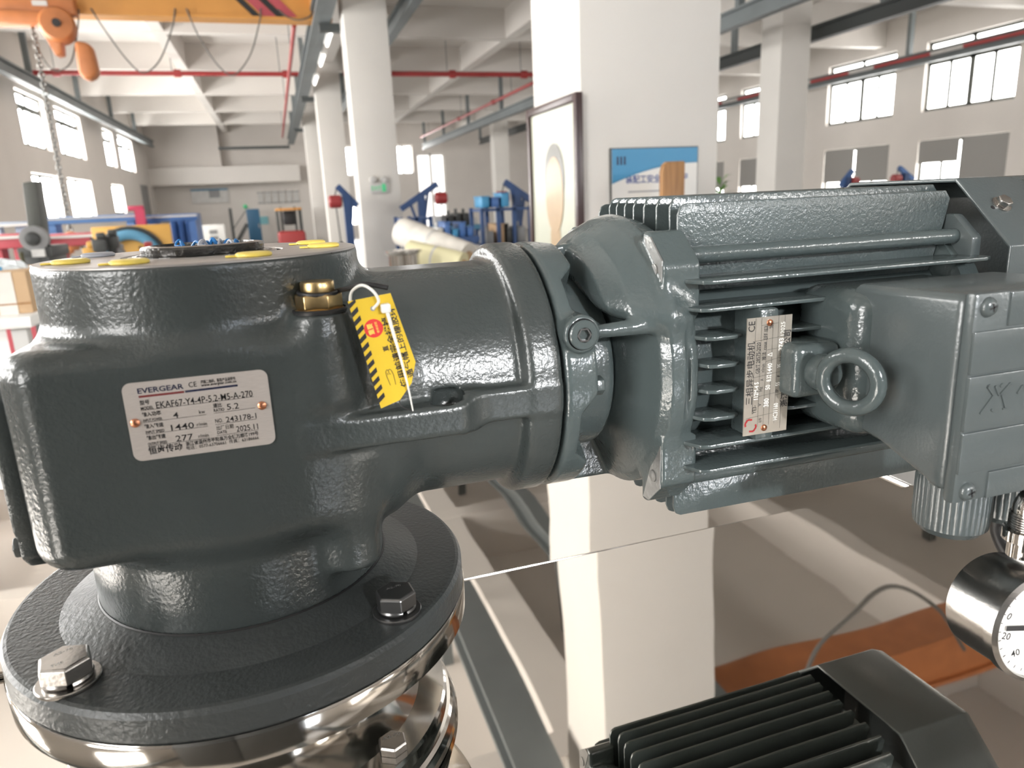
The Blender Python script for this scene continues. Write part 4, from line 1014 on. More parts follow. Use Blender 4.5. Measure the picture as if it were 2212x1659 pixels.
# ------------------------------------------------------------------ pressure gauge on its pipe
gc = np.array([.3480, .2330, -.2245]); gn = np.array([-.12, -.985, .08]); gn /= np.linalg.norm(gn); GK = .80
pg = empty('pressure_gauge', .337, .24, -.27, 'round stainless pressure gauge with white dial at the right edge', 'gauge')
mk('gauge_case', lathe([(r_ * GK, h_ * GK) for r_, h_ in ((.030, -.040), (.0345, -.037), (.0350, -.030), (.0350, -.004), (.0368, -.003), (.0368, .0035), (.0340, .0055), (.0335, .0030))], gc, gn, 72, cap1=False), M_BOLT, pg, smooth=True, angle=30)
mk('dial', lathe([(.0337 * GK, .0010), (.0337 * GK, .0018)], gc, gn, 64), M_WHITE, pg)
du, dv, _ = basis(gn); ddx = du if du[0] > 0 else -du; ddy = np.cross(gn, ddx); ddy = ddy if ddy[2] > 0 else -ddy
mk('dial_figures', text_geo([('0', -.026, .010, None, .0042, -.6, False), ('20', -.0285, -.0035, None, .0042, -.3, False), ('40', -.020, -.018, None, .0042, .2, False), ('60', .002, -.024, None, .0042, 0, False), ('80', .016, -.010, None, .0042, .4, False), ('MPa', -.005, -.012, None, .0035, 0, False)], gc + gn * .0018, ddx * GK, ddy * GK, gn), M_INK, pg)
mk('dial_ticks', strokes([(.031 * math.cos(a), .031 * math.sin(a), .029 * math.cos(a), .029 * math.sin(a), .0005) for a in np.linspace(2.3, 7.1, 25)], gc + gn * .0018, ddx * GK, ddy * GK, gn), M_INK, pg)
mk('needle', strokes([(-.026, .0035, .008, -.001, .0034)], gc + gn * .0022, ddx * GK, ddy * GK, gn, .0004), M_INK, pg)
sx, sy_ = gc[0] + .005, gc[1] + .017
mk('gauge_stem', lathe([(.0068, -.1940), (.0068, -.1850), (.0098, -.1846), (.0098, -.1790), (.0068, -.1786), (.0066, -.1690)], (sx, sy_, 0), n=24), M_STEEL, pg, smooth=True, angle=30)
mk('thread', lathe([(r_, z_) for k in range(7) for r_, z_ in ((.0070, -.1783 + k * .0013), (.0077, -.1777 + k * .0013))], (sx, sy_, 0), n=24), M_BOLT, pg, smooth=True)
mk('siphon_pipe', tube(spline([(sx, sy_, -.172), (sx, sy_, -.166), (sx + .006, sy_ - .002, -.160), (sx + .03, sy_ - .008, -.158), (sx + .1, sy_ - .01, -.158), (sx + .26, sy_, -.158), (sx + .295, sy_, -.175), (sx + .3, sy_, -.25), (sx + .3, sy_, -1.0), (sx + .3, sy_, -2.09)], 8), .0064, 16), M_STEEL, pg, smooth=True)

# ------------------------------------------------------------------ things on and around the near pillar
PBX0, PBX1, PBY = 1.65, 2.52, 3.87
pic = empty('framed_portrait', PBX0 - .02, 4.24, -.75, 'tall framed portrait of a man in a grey jacket on the near pillar', 'picture')
y0, y1, z0, z1 = 3.83, 4.66, -.75, .535
fx0, fx1 = PBX0 - .045, PBX0 - .002
for nm, g in (('frame_side', box(fx0, fx1, y0, y0 + .045, z0, z1)), ('frame_side', box(fx0, fx1, y1 - .045, y1, z0, z1)), ('frame_rail', box(fx0, fx1, y0 + .045, y1 - .045, z1 - .045, z1)), ('frame_rail', box(fx0, fx1, y0 + .045, y1 - .045, z0, z0 + .045))):
    mk(nm, g, mat('frame_mahogany', (0.045, 0.022, 0.022), .3), pic, bevel=.006)
M_PAPER = mat('portrait_ground', (0.40, 0.41, 0.33), .40, var=.04, vscale=6, coat=.12)
mk('picture_ground', box(fx0 + .018, fx1, y0 + .045, y1 - .045, z0 + .045, z1 - .045), M_PAPER, pic)
def blob(cy, cz, ry, rz, x, n=40, cut=None):
    P = [(cy + ry * math.cos(a), cz + rz * math.sin(a)) for a in np.linspace(0, 2 * math.pi, n, endpoint=False)]
    if cut is not None: P = [(a, max(b, cut)) for a, b in P]
    return prism(P, x, x + .0015, 'x')
ym = (y0 + y1) / 2 - .02
M_SKIN = mat('painted_skin', (0.36, 0.25, 0.14), .40, var=.05, vscale=12, coat=.12); M_JACK = mat('painted_jacket', (0.20, 0.215, 0.17), .40, coat=.12); M_HAIR = mat('painted_hair', (0.10, 0.095, 0.08), .40, coat=.12)
mk('painted_jacket', prism([(ym - .33, z0 + .05), (ym - .32, -.50), (ym - .22, -.38), (ym - .09, -.30), (ym + .09, -.30), (ym + .22, -.38), (ym + .32, -.50), (ym + .33, z0 + .05)], fx0 + .0165, fx0 + .0175, 'x'), M_JACK, pic)
mk('painted_neck', blob(ym, -.26, .085, .13, fx0 + .0155), M_SKIN, pic)
mk('painted_hair', blob(ym, .10, .165, .20, fx0 + .0150), M_HAIR, pic)
mk('painted_face', blob(ym, .0, .148, .225, fx0 + .0135), M_SKIN, pic)
# safety notice
nb = empty('notice_board', 2.1, PBY - .01, -.5, 'white safety notice with blue curved header on the near pillar', 'notice')
nx0, nx1, nz0, nz1 = 1.826, 2.372, -.52, .236; ny = PBY - .018
mk('board_edge', box(nx0 - .006, nx1 + .006, ny + .004, PBY - .001, nz0 - .006, nz1 + .006), M_DARK, nb)
mk('board_sheet', box(nx0, nx1, ny, ny + .006, nz0, nz1), M_WHITE, nb)
n = 24; top = [(nx0, nz1), (nx1, nz1)]; cur = [(nx1 - (nx1 - nx0) * t, nz1 - .072 - .105 * (t ** 2)) for t in np.linspace(0, 1, n)]
mk('header_light', prism(top[:1] + top[1:] + [(a, b - .012) for a, b in cur], ny - .0012, ny - .0004, 'y'), M_CYAN, nb)
mk('header_blue', prism(top[:1] + top[1:] + cur, ny - .0024, ny - .0012, 'y'), mat('header_blue', (0.045, 0.26, 0.48), .4), nb)
mk('printed_logo', text_geo([('III', 0.03, -.085, .055, .040, 0, True)], (nx0, ny - .0024, nz1), (1, 0, 0), (0, 0, 1), (0, -1, 0)), M_INKBLUE, nb)
mk('printed_title', text_geo([('装配工安全操作规程', .085, -.185, .40, .038, 0, True)], (nx0, ny, nz1), (1, 0, 0), (0, 0, 1), (0, -1, 0), .0008), mat('title_blue', (0.03, 0.07, 0.28), .5), nb)
mk('printed_lines', strokes([(.06 if k % 3 else .1, -.235 - .042 * k, .50 if k % 2 else .42, -.235 - .042 * k, .008) for k in range(12)], (nx0, ny, nz1), (1, 0, 0), (0, 0, 1), (0, -1, 0), .0008), M_GREYSCRAP, nb)
# wooden plank leaning in front of the notice
a, b = at(1427, 352, 3.55), at(1476, 350, 3.55)
mk('wooden_plank', prism([(a[0], ZF), (b[0], ZF), (b[0], b[2]), (b[0] - .01, b[2] + .005), (a[0] + .03, b[2] + .004), (a[0] + .008, a[2] - .012), (a[0], a[2] - .05)], 3.53, 3.565, 'y'), M_WOOD, bevel=.004, label='brown wooden plank standing upright in front of the notice', cat='plank')
# exit sign and switch on the far pillar
es = empty('exit_sign', 2.0, 15.17, at(825, 418, 15.18)[2], 'pale exit sign with green figure and twin lamps on the pillar', 'sign')
a, b = at(800, 418, 15.15), at(838, 394, 15.15)
mk('sign_plate', box(a[0], b[0], 15.13, 15.19, a[2], b[2]), M_LGREY, es, bevel=.01)
g0, g1 = at(826, 414, 15.12), at(833, 397, 15.12)
mk('green_figure', box(g0[0], g1[0], 15.122, 15.129, g0[2], g1[2]), M_GREENLIT, es)
mk('exit_text', text_geo([('EXIT', 0, 0, .20, .07, 0, True)], (a[0] + .03, 15.129, (a[2] + b[2]) / 2 - .04), (1, 0, 0), (0, 0, 1), (0, -1, 0), .001), M_GREENLIT, es)
for px in (806, 830):
    c = at(px, 388, 15.1); mk('twin_lamp', lathe([(.05, 0), (.07, .03), (.07, .09), (.05, .11)], (c[0], 15.19, c[2]), (0, -1, 0), 20), M_LGREY, es, smooth=True)

# ------------------------------------------------------------------ work bay machines
def legbox(name, m, p, x0, x1, y0, y1, z1): return mk(name, box(x0, x1, y0, y1, ZF, z1), m, p)
def rack(px0, px1, py0, Y, label, cols=3, rows=3, depth=.7, m=M_NAVY):
    a, b = at(px0, py0, Y), at(px1, py0, Y); z1 = (a[2] + b[2]) / 2; x0, x1 = a[0], b[0]
    r = empty('storage_rack', (x0 + x1) / 2, Y, ZF, label, 'rack')
    t = .06
    for i in range(cols + 1):
        x = x0 + (x1 - x0) * i / cols
        for yy in (Y, Y + depth): mk('upright', box(x - t / 2, x + t / 2, yy - t / 2, yy + t / 2, ZF, z1), m, r)
    rnd = random.Random(int(px0))
    for j in range(rows + 1):
        z = ZF + .15 + (z1 - ZF - .15 - .02) * j / rows
        mk('shelf', box(x0, x1, Y - t / 2, Y + depth, z - .04, z), m, r)
    return r, x0, x1, z1
def clutter(p0, x0, x1, y0, y1, z, label, n=5, seed=1, ms=None, hmax=.25):
    rnd = random.Random(seed); w = (x1 - x0) / n
    for i in range(n):
        m, nm, lb = rnd.choice(ms or [(M_CARD, 'carton', 'brown'), (M_GREY, 'parts_box', 'grey'), (M_CYAN, 'parts_box', 'bright blue'), (M_DARK, 'casting', 'dark'), (M_LGREY, 'casting', 'pale')])
        h = rnd.uniform(.4, 1) * hmax; xa = x0 + w * (i + .1); xb = xa + w * .75
        o = empty(nm, (xa + xb) / 2, (y0 + y1) / 2, z, '%s %s %s, %s' % (lb, nm.replace('_', ' '), label, ['leftmost', 'second from left', 'third from left', 'fourth from left', 'fifth from left', 'sixth from left', 'seventh from left'][i]), nm.replace('_', ' '))
        mk('body', box(xa, xb, y0, y1, z, z + h), m, o, bevel=.015)
        if nm == 'casting': mk('spigot', cyl(((xa + xb) / 2, (y0 + y1) / 2, z + h), ((xa + xb) / 2, (y0 + y1) / 2, z + h + .08), (xb - xa) * .25, 14), m, o, smooth=True)
        else: mk('lid', box(xa - .01, xb + .01, y0 - .01, y1 + .01, z + h, z + h + .02), m, o)
# right rack beside the portrait
r, x0, x1, z1 = rack(1040, 1144, 447, 12.0, 'navy storage rack right of the white rolls, next to the portrait', 3, 3)
for j in range(3):
    z = ZF + .15 + (z1 - ZF - .17) * j / 3
    clutter(None, x0 + .05, x1 - .05, 12.05, 12.55, z, 'on the %s shelf of the navy rack' % ['bottom', 'middle', 'top'][j], 4, 10 + j, [(M_DARK, 'casting', 'dark'), (M_GREY, 'casting', 'grey'), (M_CARD, 'carton', 'brown')], .4)
a, b = at(1022, 443, 11.9), at(1068, 460, 11.9)
clutter(None, x0 + .02, x1 - .3, 12.1, 12.6, z1, 'on top of the navy rack', 3, 33, [(M_CYAN, 'parts_box', 'bright blue'), (M_BLUE, 'parts_box', 'blue')], .22)
# left rack behind the exit pillar
r, x0, x1, z1 = rack(868, 930, 468, 12.6, 'navy storage rack right behind the exit sign pillar', 2, 3)
for j in (1, 2):
    z = ZF + .15 + (z1 - ZF - .17) * j / 3
    clutter(None, x0 + .05, x1 - .05, 12.7, 13.1, z, 'on the %s shelf of the rack behind the exit pillar' % ['', 'middle', 'top'][j], 2, 50 + j, [(M_LGREY, 'casting', 'pale'), (M_DARK, 'casting', 'dark'), (M_GREY, 'casting', 'grey')], .35)
# teal workbench between the racks
def bench(px0, px1, py, Y, label, m=M_RINGBLUE, n=5, seed=3, h=.2, depth=.8):
    a, b = at(px0, py, Y), at(px1, py, Y); z = (a[2] + b[2]) / 2
    t = empty('workbench', (a[0] + b[0]) / 2, Y + .4, ZF, label, 'workbench')
    mk('bench_top', box(a[0], b[0], Y, Y + depth, z - .08, z), m, t)
    for x in (a[0] + .08, b[0] - .08):
        for y in (Y + .08, Y + depth - .08): mk('leg', box(x - .04, x + .04, y - .04, y + .04, ZF, z - .08), M_NAVY, t)
    mk('lower_shelf', box(a[0] + .1, b[0] - .1, Y + .1, Y + depth - .1, ZF + .45, ZF + .49), m, t)
    return a[0], b[0], z
x0, x1, z = bench(948, 1042, 487, 13.5, 'teal workbench between the two navy racks')
clutter(None, x0 + .05, x1 - .05, 13.6, 14.1, z, 'on the teal workbench', 5, 21, None, .25)
x0, x1, z = bench(940, 1036, 512, 11.0, 'low dark workbench in front of the teal workbench', M_NAVY)
clutter(None, x0 + .05, x1 - .05, 11.1, 11.6, z, 'on the low dark workbench', 5, 27, [(M_CYAN, 'parts_box', 'bright blue'), (M_BLUE, 'parts_box', 'blue'), (M_LGREY, 'casting', 'pale')], .22)

def jib(base, tip, Y, label, hook_dz=.28, leg=None):
    b, t = at(*base, Y), at(*tip, Y)
    j = empty('bench_jib', b[0], Y, ZF, label, 'jib crane')
    mk('boom', bar(b, t, .09, .11), M_BLUE if Y > 15 else M_NAVY, j)
    m = b + (t - b) * .55
    foot = np.array([m[0], Y, ZF])
    mk('post', box(m[0] - .07, m[0] + .07, Y - .07, Y + .07, ZF, m[2]), M_NAVY, j)
    k = b + (t - b) * .25
    mk('strut', bar(k, (m[0] + (.22 if t[0] < b[0] else -.22) * 0, Y, m[2] - .9), .05), M_NAVY, j)
    mk('strut', bar(b + (t - b) * .75, (m[0], Y, m[2] - .7), .05), M_NAVY, j)
    h = t + np.array([.06 if t[0] > b[0] else -.06, 0, -hook_dz])
    mk('rope', cyl(t, h + np.array([0, 0, .1]), .012, 8), M_DARK, j)
    mk('hoist_drum', lathe([(.09, -.12), (.12, -.09), (.12, .09), (.09, .12)], h, (1, 0, 0), 18), M_HRED, j, smooth=True, label='red hoist drum')
    mk('hook_rope', cyl(h, h + np.array([.03, 0, -.75]), .012, 8), M_DARK, j)
    mk('hook', ball(h + np.array([.03, 0, -.78]), .05, 10, 8), M_DARK, j, smooth=True)
jib((866, 452), (944, 397), 14.65, 'navy bench jib leaning right over the rack behind the exit pillar')
jib((1146, 432), (1090, 393), 13.0, 'navy bench jib leaning left beside the portrait')
jib((772, 445), (728, 402), 14.3, 'blue bench jib leaning left, half hidden by the exit pillar')
jib((1815, 402), (1842, 368), 15.5, 'blue bench jib leaning right against the blinds of the right wall')
jib((1972, 388), (1942, 362), 15.5, 'blue bench jib leaning left under the raised blind')
# wrapped rolls and a steel vessel near the pillar foot
def roll(p, q, Y0, Y1, r, m, label):
    a, b = at(*p, Y0), at(*q, Y1)
    o = empty('wrapped_roll', (a[0] + b[0]) / 2, (Y0 + Y1) / 2, min(a[2], b[2]) - r, label, 'roll')
    mk('sheet_roll', tube([a, a + (b - a) * .33, a + (b - a) * .66, b], r, 20), m, o, smooth=True)
    d = (b - a) / np.linalg.norm(b - a)
    mk('roll_core', cyl(a - d * .02, a, r * .45, 14), M_CARD, o, smooth=True)
    mk('roll_core', cyl(b, b + d * .02, r * .45, 14), M_CARD, o, smooth=True)
    mk('binding_tape', tube([a + (b - a) * .48, a + (b - a) * .52], r * 1.02, 20), M_LGREY, o, smooth=True)
tb_ = bench(830, 1060, 608, 7.2, 'long packing table behind the input housing', M_LGREY, depth=1.6)
roll((868, 500), (1010, 556), 8.3, 7.6, .16, M_WRAP, 'large off white wrapped roll sloping down behind the input housing')
roll((885, 545), (1000, 572), 7.7, 7.3, .13, M_WRAPY, 'yellowish wrapped roll lying below the off white roll')
roll((1000, 545), (1058, 560), 8.65, 8.45, .13, M_WRAP, 'short off white wrapped roll at the right of the packing table')
for px, lb in ((857, 'bright steel flanged pot left on the packing table'), (888, 'second bright steel flanged pot on the packing table')):
    c = at(px, 562, 7.3)
    o = empty('steel_pot', c[0], c[1], c[2], lb, 'pot')
    c = (c[0], c[1], tb_[2])
    mk('pot_body', lathe([(.085, 0), (.085, .28), (.10, .30)], c, n=28), M_STEEL, o, smooth=True, angle=30)
    mk('pot_rim', lathe([(.11, .30), (.115, .31), (.115, .33), (.06, .335)], c, n=28), M_STEEL, o, smooth=True, angle=30)
# forklift
fk = at(632, 530, 33.0); fx = fk[0]; fy = 33.0; gtop = at(632, 449, 33.0)[2]
fl = empty('forklift', fx, fy, ZF, 'red and orange forklift parked near the far wall', 'forklift')
mk('counterweight', box(fx - .55, fx + .6, fy, fy + 1.1, ZF + .35, -1.0), M_HRED, fl, bevel=.12, seg=4)
mk('overhead_guard', box(fx - .55, fx + .55, fy + .1, fy + 1.6, gtop - .1, gtop), M_ORANGE, fl, bevel=.03)
for x in (fx - .48, fx + .48):
    for y in (fy + .15, fy + 1.55): mk('guard_post', box(x - .05, x + .05, y - .05, y + .05, -1.0, gtop - .1), M_DARK, fl)
mk('mast', join(box(fx - .35, fx - .25, fy + 1.9, fy + 2.0, ZF + .1, gtop + .05), box(fx + .25, fx + .35, fy + 1.9, fy + 2.0, ZF + .1, gtop + .05)), M_DARK, fl)
mk('driver_seat', box(fx - .25, fx + .25, fy + .5, fy + .95, -.75, -.15), M_BLACK, fl, bevel=.08)
for x in (fx - .5, fx + .5):
    for y in (fy + .3, fy + 1.7): mk('wheel', cyl((x - .1, y, ZF + .3), (x + .1, y, ZF + .3), .3, 24), M_BLACK, fl, smooth=True)
# far wall items
a, b = at(531, 452, 46.0), at(559, 452, 46.0)
mk('door_2', box(a[0], b[0], 46.0, 46.08, ZF, a[2]), M_DOORBLUE, kind='structure', bevel=.01)
mk('door_handle', box(b[0] - .12, b[0] - .08, 45.93, 46.0, -1.1, -.85), M_LGREY, bpy.data.objects['door_2'])
a, b = at(410, 440, 46.5), at(488, 405, 46.5)
wb = empty('wall_board', (a[0] + b[0]) / 2, 47.9, a[2], 'pale framed board on the far wall under the mezzanine', 'board')
mk('board_panel', box(a[0], b[0], 47.90, 47.99, a[2], b[2]), M_LGREY, wb)
mk('board_picture', box(a[0] + 1.0, a[0] + 1.6, 47.88, 47.9, a[2] + .3, a[2] + .75), M_GREY, wb)
mk('board_header', box(a[0], b[0], 47.88, 47.9, b[2] - .1, b[2]), M_RINGBLUE, wb)
a, b = at(556, 438, 46.5), at(648, 413, 46.5)
wg = empty('wall_chart_row', (a[0] + b[0]) / 2, 47.9, a[2], 'row of framed charts on the far wall above the forklift', 'charts')
for i in range(6):
    xa = a[0] + (b[0] - a[0]) * i / 6
    mk('chart', box(xa + .05, xa + (b[0] - a[0]) / 6 - .05, 47.92, 47.97, a[2], b[2]), M_LGREY, wg)
mk('chart_rail', join(box(a[0], b[0], 47.97, 47.99, b[2], b[2] + .06), box(a[0], b[0], 47.97, 47.99, a[2] - .06, a[2])), M_GREY, wg)
a, b = at(560, 486, 46.4), at(578, 468, 46.4)
mk('notice_sheet', box(a[0], b[0], 47.95, 47.99, a[2], b[2]), mat('cyan_sheet', (.25, .55, .60), .5), label='small cyan notice on the far wall beside the blue door', cat='notice')
c = at(527, 446, 46.0)
mk('exit_lamp', ball((c[0], 47.9, c[2]), .12, 14, 10), M_GREENLIT, smooth=True, label='small green exit lamp glowing on the far wall above the blue door', cat='lamp')
# stair beside the blue door
a, b = at(497, 450, 44.5), at(530, 452, 44.5)
stv = empty('staircase', (a[0] + b[0]) / 2, 44.5, ZF, 'dark steel stair rising left of the blue door', 'stair')
for i in range(8): mk('tread', box(a[0] + (b[0] - a[0]) * i / 8, a[0] + (b[0] - a[0]) * (i + 1) / 8, 44.3, 45.3, ZF + .25 * i * .6, ZF + .25 * i * .6 + .05), M_DARK, stv)
mk('stringer', bar((a[0], 44.3, ZF + .1), (b[0], 44.3, ZF + 1.3), .06, .2), M_DARK, stv)
mk('handrail', bar((a[0], 44.3, ZF + 1.0), (b[0], 44.3, ZF + 2.0), .05), M_DARK, stv)
mk('newel_post', box(a[0] - .08, a[0] + .08, 44.22, 44.38, ZF, a[2]), M_DARK, stv)
# white air conditioner
a, b = at(434, 487, 40.0), at(484, 487, 40.0)
ac = empty('air_cooler', (a[0] + b[0]) / 2, 40.3, ZF, 'white cabinet air cooler standing left of the stair', 'cooler')
mk('cabinet', box(a[0], b[0], 40, 40.8, ZF, a[2]), M_WHITE, ac, bevel=.04)
for i in range(4): mk('grille_slat', box(a[0] + .35, b[0] - .35, 39.97, 40.0, a[2] - .45 - .3 * i, a[2] - .25 - .3 * i), M_GREY if i < 3 else M_DARK, ac)

# ------------------------------------------------------------------ left bay machines
def atbox(px0, py0, px1, py1, Y0, Y1, down=False):
    a, b = at(px0, py1, Y0), at(px1, py0, Y0)
    return box(a[0], b[0], Y0, Y1, ZF if down else a[2], b[2])
# tall grey machine column with a pulley
col_ = at(65, 540, 5.2)
mc = empty('drill_machine', col_[0], 5.3, ZF, 'dark grey machine column with a big pulley at the left', 'machine')
p = [at(x, y, 5.2) for x, y in ((47, 395), (76, 390), (95, 535), (66, 540))]
mk('column', prism([(q[0], q[2]) for q in p] , 5.2, 5.36, 'y'), mat('column_grey', (.085, .088, .078), .5), mc, bevel=.008)
c = at(79, 515, 5.15)
mk('pulley', lathe([(.055, -.05), (.075, -.045), (.072, 0), (.075, .045), (.055, .05)], (c[0], 5.12, c[2]), (0.1, -1, 0), 32), M_GREY, mc, smooth=True, angle=30)
mk('pulley_hub', lathe([(.042, 0), (.035, .03), (.015, .04)], (c[0], 5.07, c[2]), (0.1, -1, 0), 20), M_DARK, mc, smooth=True)
mk('gear_block', join(atbox(40, 532, 110, 560, 5.1, 5.5), atbox(50, 550, 105, 585, 5.1, 5.5, True)), M_DARK, mc, bevel=.01)
mk('label_plate', atbox(70, 538, 95, 556, 5.07, 5.09), M_LGREY, mc)
pst = [at(45 + 3 * i, 545 + 14 * i, 5.0) for i in range(10)]
mk('drag_chain', tube(pst, .012, 8), mat('drag_chain', (.06, .055, .02), .6), mc, label='speckled cable chain')
# red welding beam and blue gantry behind
def barthing(name, label, cat, px0, py0, px1, py1, Y0, Y1, m, legs=True):
    o = empty(name, 0, Y0, ZF, label, cat)
    pm_ = (px0 + px1) / 2
    a, b = at(px0, py1, Y0), at(px1, py0, Y0); a[2] = at(pm_, py1, Y0)[2]; b[2] = at(pm_, py0, Y0)[2]; o.location = ((a[0] + b[0]) / 2, Y0, 0)
    mk('beam_body', box(a[0], b[0], Y0, Y1, a[2], b[2]), m, o, bevel=.02)
    mk('beam_rail', box(a[0], b[0], Y0 - .03, Y0, b[2] - .05, b[2] - .02), M_LGREY, o)
    if legs:
        for x in (a[0] + .1, b[0] - .1): mk('leg', box(x - .06, x + .06, Y0 + .05, Y1 - .05, ZF, a[2]), m, o)
    return a, b
barthing('welding_beam', 'red horizontal machine beam at the far left', 'machine', -40, 506, 56, 538, 9.0, 9.3, M_MRED)
barthing('welding_beam', 'red horizontal machine beam between column and yellow plate', 'machine', 98, 504, 215, 532, 9.4, 9.7, M_MRED)
barthing('long_gantry', 'long pale blue gantry beam behind the red machine beams', 'gantry', 92, 466, 292, 482, 14.0, 14.5, mat('gantry_blue', (.10, .22, .48), .5))
barthing('long_gantry', 'blue gantry section right of the magenta post', 'gantry', 312, 463, 425, 478, 14.2, 14.9, M_BLUE)
barthing('low_gantry', 'grey blue rail frame at the far left edge', 'gantry', -40, 480, 62, 486, 9.6, 9.8, mat('gantry_pale', (.30, .36, .46), .5))
p0 = at(300, 452, 13.9)
mp_ = empty('crane_post', p0[0], 13.9, ZF, 'short magenta hooked post standing over the blue gantry', 'post')
mk('post', box(p0[0] - .07, p0[0] + .08, 13.85, 13.95, ZF, p0[2]), mat('magenta', (.50, .035, .09), .5), mp_)
mk('arm', box(p0[0] - .17, p0[0] + .08, 13.85, 13.95, p0[2] - .02, p0[2] + .06), mat('magenta', (.50, .035, .09), .5), mp_, bevel=.02)
# blue lockers
for i in range(4):
    a, b = at(366 + i * 15.5, 478 - i * 3, 15.2), at(366 + (i + 1) * 15.5, 478 - i * 3, 15.2)
    lk = empty('blue_locker', (a[0] + b[0]) / 2, 15.4, ZF, 'blue steel locker beside the yellow plate, %s of four' % ['first', 'second', 'third', 'last'][i], 'locker', 'blue lockers behind the yellow plate')
    mk('cabinet', box(a[0] + .004, b[0] - .004, 15.2, 15.8, ZF, a[2]), M_BLUE, lk, bevel=.01)
    mk('locker_door', box(a[0] + .02, b[0] - .02, 15.17, 15.2, ZF + .1, a[2] - .06), M_BLUE, lk, bevel=.008)
    mk('locker_handle', box(b[0] - .05, b[0] - .035, 15.14, 15.17, -.9, -.7), M_LGREY, lk)
# yellow plate with a blue ring
Yp = 8.0
yp = empty('yellow_machine', at(280, 520, Yp)[0], Yp, ZF, 'yellow machine plate with a big blue ring in front of blue lockers', 'machine')
a, b = at(194, 486, Yp), at(366, 483, Yp)
mk('yellow_plate', box(a[0], b[0], Yp, Yp + .08, ZF + .4, b[2]), M_YELLOW, yp, bevel=.01)
rc_ = at(288, 559, Yp)
u0 = [rc_ + np.array([math.cos(t) * .235, -.05, math.sin(t) * .235]) for t in np.linspace(0, 2 * math.pi, 40, endpoint=False)]
mk('blue_ring', tube(u0, .05, 10, True), M_RINGBLUE, yp, smooth=True)
mk('ring_edge', tube([rc_ + np.array([math.cos(t) * .30, -.02, math.sin(t) * .30]) for t in np.linspace(0, 2 * math.pi, 40, endpoint=False)], .018, 8, True), M_DARK, yp, smooth=True)
for x in (a[0] + .1, b[0] - .1): mk('foot', box(x - .06, x + .06, Yp - .1, Yp + .3, ZF, ZF + .4), M_DARK, yp)
# fixtures in front of the plate
for k, (px, py, m, nm, lb) in enumerate(((215, 522, M_DARK, 'clamp_fixture', 'dark clamp fixture standing before the yellow plate'), (240, 515, M_DARK, 'clamp_fixture', 'black angled clamp fixture left of the blue ring'), (195, 540, M_YELLOW, 'elbow_fixture', 'small yellow elbow fixture left of the blue ring'), (255, 545, M_GREY, 'vice', 'grey vice in front of the blue ring'), (318, 540, M_HRED, 'red_casting', 'small red casting in front of the lockers'))):
    c = at(px, py, 6.6 + .1 * k); w = .05
    o = empty(nm, c[0], c[1], ZF, lb, 'fixture')
    mk('pedestal', box(c[0] - .03, c[0] + .03, c[1] - .03, c[1] + .03, ZF, c[2] - .08), M_DARK, o)
    mk('clamp_body', join(box(c[0] - w, c[0] + w, c[1] - .05, c[1] + .05, c[2] - .08, c[2] + .02), box(c[0] - w * .3, c[0] + w * .9, c[1] - .04, c[1] + .04, c[2] + .02, c[2] + .07)), m, o, bevel=.012)
    mk('clamp_screw', bar((c[0] - .06, c[1], c[2] + .03), (c[0] + .05, c[1], c[2] - .05), .02), M_DARK, o)
# bench with cartons at the left edge
a, b = at(-60, 700, 3.0), at(52, 690, 3.0)
wt = empty('packing_bench', (a[0] + b[0]) / 2, 3.3, ZF, 'white bench with cartons at the left edge', 'bench')
mk('bench_top', box(a[0] - .4, b[0] + .02, 3.0, 3.7, a[2] - .03, a[2] + .012), M_WHITE, wt, bevel=.005)
for x in (a[0] - .35, b[0] - .04): mk('leg', box(x - .025, x + .025, 3.05, 3.10, ZF, a[2] - .03), M_LGREY, wt)
mk('lower_shelf', box(a[0] - .4, b[0], 3.05, 3.65, a[2] - .52, a[2] - .49), M_LGREY, wt)
for k_ in range(2):
    o = empty('carton', a[0] + .12 + .22 * k_, 3.3, a[2] - .49, ['pale carton under the white bench, at the very left', 'pale carton under the white bench, beside the gearbox'][k_], 'carton')
    xx = b[0] - .20 - .30 * (1 - k_)
    mk('carton_body', box(xx, xx + .2 , 3.1, 3.5, a[2] - .49, a[2] - .12 - .1 * k_), [M_WRAP, M_CARD][k_], o, bevel=.004)
    mk('carton_tape', box(xx + .08, xx + .12, 3.097, 3.1, a[2] - .49, a[2] - .12 - .1 * k_), M_LGREY, o)
for x0p, x1p, y0p, lb in ((-50, 55, 592, 'large brown carton on the white bench at the left edge'),):
    p, q = at(x0p, y0p, 3.1), at(x1p, y0p, 3.1)
    o = empty('carton', (p[0] + q[0]) / 2, 3.3, a[2], lb, 'carton')
    mk('carton_body', box(p[0], q[0], 3.1, 3.5, a[2] + .012, p[2]), M_CARD, o, bevel=.004)
    mk('carton_tape', box((p[0] + q[0]) / 2 - .03, (p[0] + q[0]) / 2 + .03, 3.096, 3.1, a[2] + .012, p[2]), M_WRAP, o)
    mk('carton_flap', box(p[0], q[0], 3.095, 3.1, p[2] - .12, p[2] - .115), M_WOOD, o)
p, q = at(-40, 585, 3.4), at(50, 560, 3.4)
o = empty('plastic_bag', (p[0] + q[0]) / 2, 3.4, p[2], 'crumpled clear plastic bag lying on the large carton', 'bag')
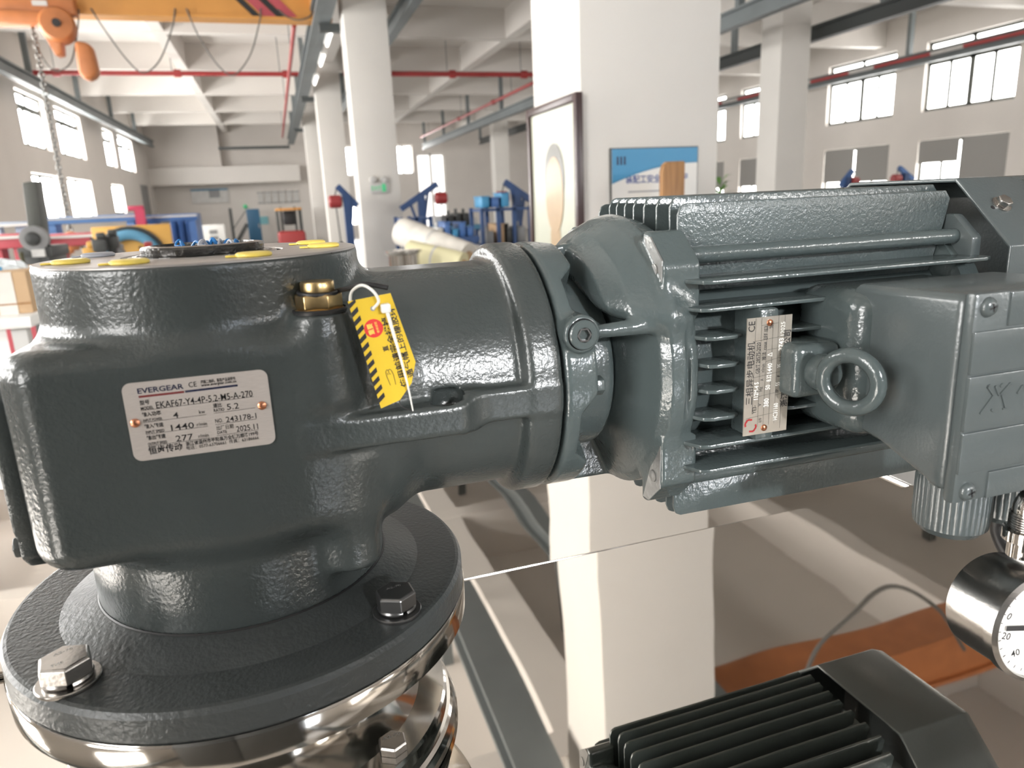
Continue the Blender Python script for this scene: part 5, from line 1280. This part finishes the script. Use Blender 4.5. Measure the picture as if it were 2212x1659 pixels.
V_, F_ = ball(((p[0] + q[0]) / 2, 3.32, p[2] + .0), .09, 20, 12, (1.3, .9, .45))
rnd = random.Random(9); V_ = V_ + np.array([[rnd.uniform(-.012, .012) for _ in range(3)] for _ in V_])
mk('bag_film', (V_, F_), mat('bag_film', (.62, .66, .68), .25), o)
mk('bag_print', box((p[0] + q[0]) / 2 - .08, (p[0] + q[0]) / 2 + .05, 3.225, 3.23, p[2] + .0, p[2] + .02), M_CYAN, o)
# plant at the foot of the right wall
c = at(1556, 412, 9.0)
pt = empty('potted_plant', c[0], 9.0, ZF, 'potted plant peeking out right of the near pillar', 'plant')
mk('pot', lathe([(.14, ZF), (.2, ZF + .4), (.21, ZF + .42)], (c[0], 9.0, 0), n=20), M_LGREY, pt, smooth=True)
mk('stem', cyl((c[0], 9.0, ZF + .3), (c[0], 9.0, c[2]), .025, 8), M_GREEN, pt, smooth=True)
for k in range(14):
    aa = k * 2.4; r_ = .16 + .03 * (k % 3); z_ = c[2] - .25 + .028 * k
    t0 = np.array([c[0], 9.0, z_]); t1 = t0 + np.array([math.cos(aa) * r_, math.sin(aa) * r_, .10]); sd_ = np.array([-math.sin(aa), math.cos(aa), 0]) * .04
    mid = (t0 + t1) / 2 + np.array([0, 0, .05])
    mk('leaf', (np.array([t0, mid + sd_, t1, mid - sd_, mid + np.array([0, 0, -.006])]), [(0, 1, 4), (1, 2, 4), (2, 3, 4), (3, 0, 4)]), M_GREEN, pt)

# unseen cabinet shape added behind the viewpoint to shade the reducer from the sun
cab = empty('sun_blocker', -.23, -.85, ZF, 'added sun blocker shaped as a cabinet, unseen behind the viewpoint', 'cabinet')
mk('blocker_body', box(-.75, .29, -1.05, -.62, ZF, .31), M_DARK, cab, bevel=.01)
for x in (-.74, -.225): mk('blocker_door', box(x + .005, x + .505, -.62, -.60, ZF + .08, .29), M_DARK, cab, bevel=.004)
for x in (-.30, -.16): mk('door_handle', box(x - .01, x + .01, -.60, -.57, -.9, -.75), M_LGREY, cab)
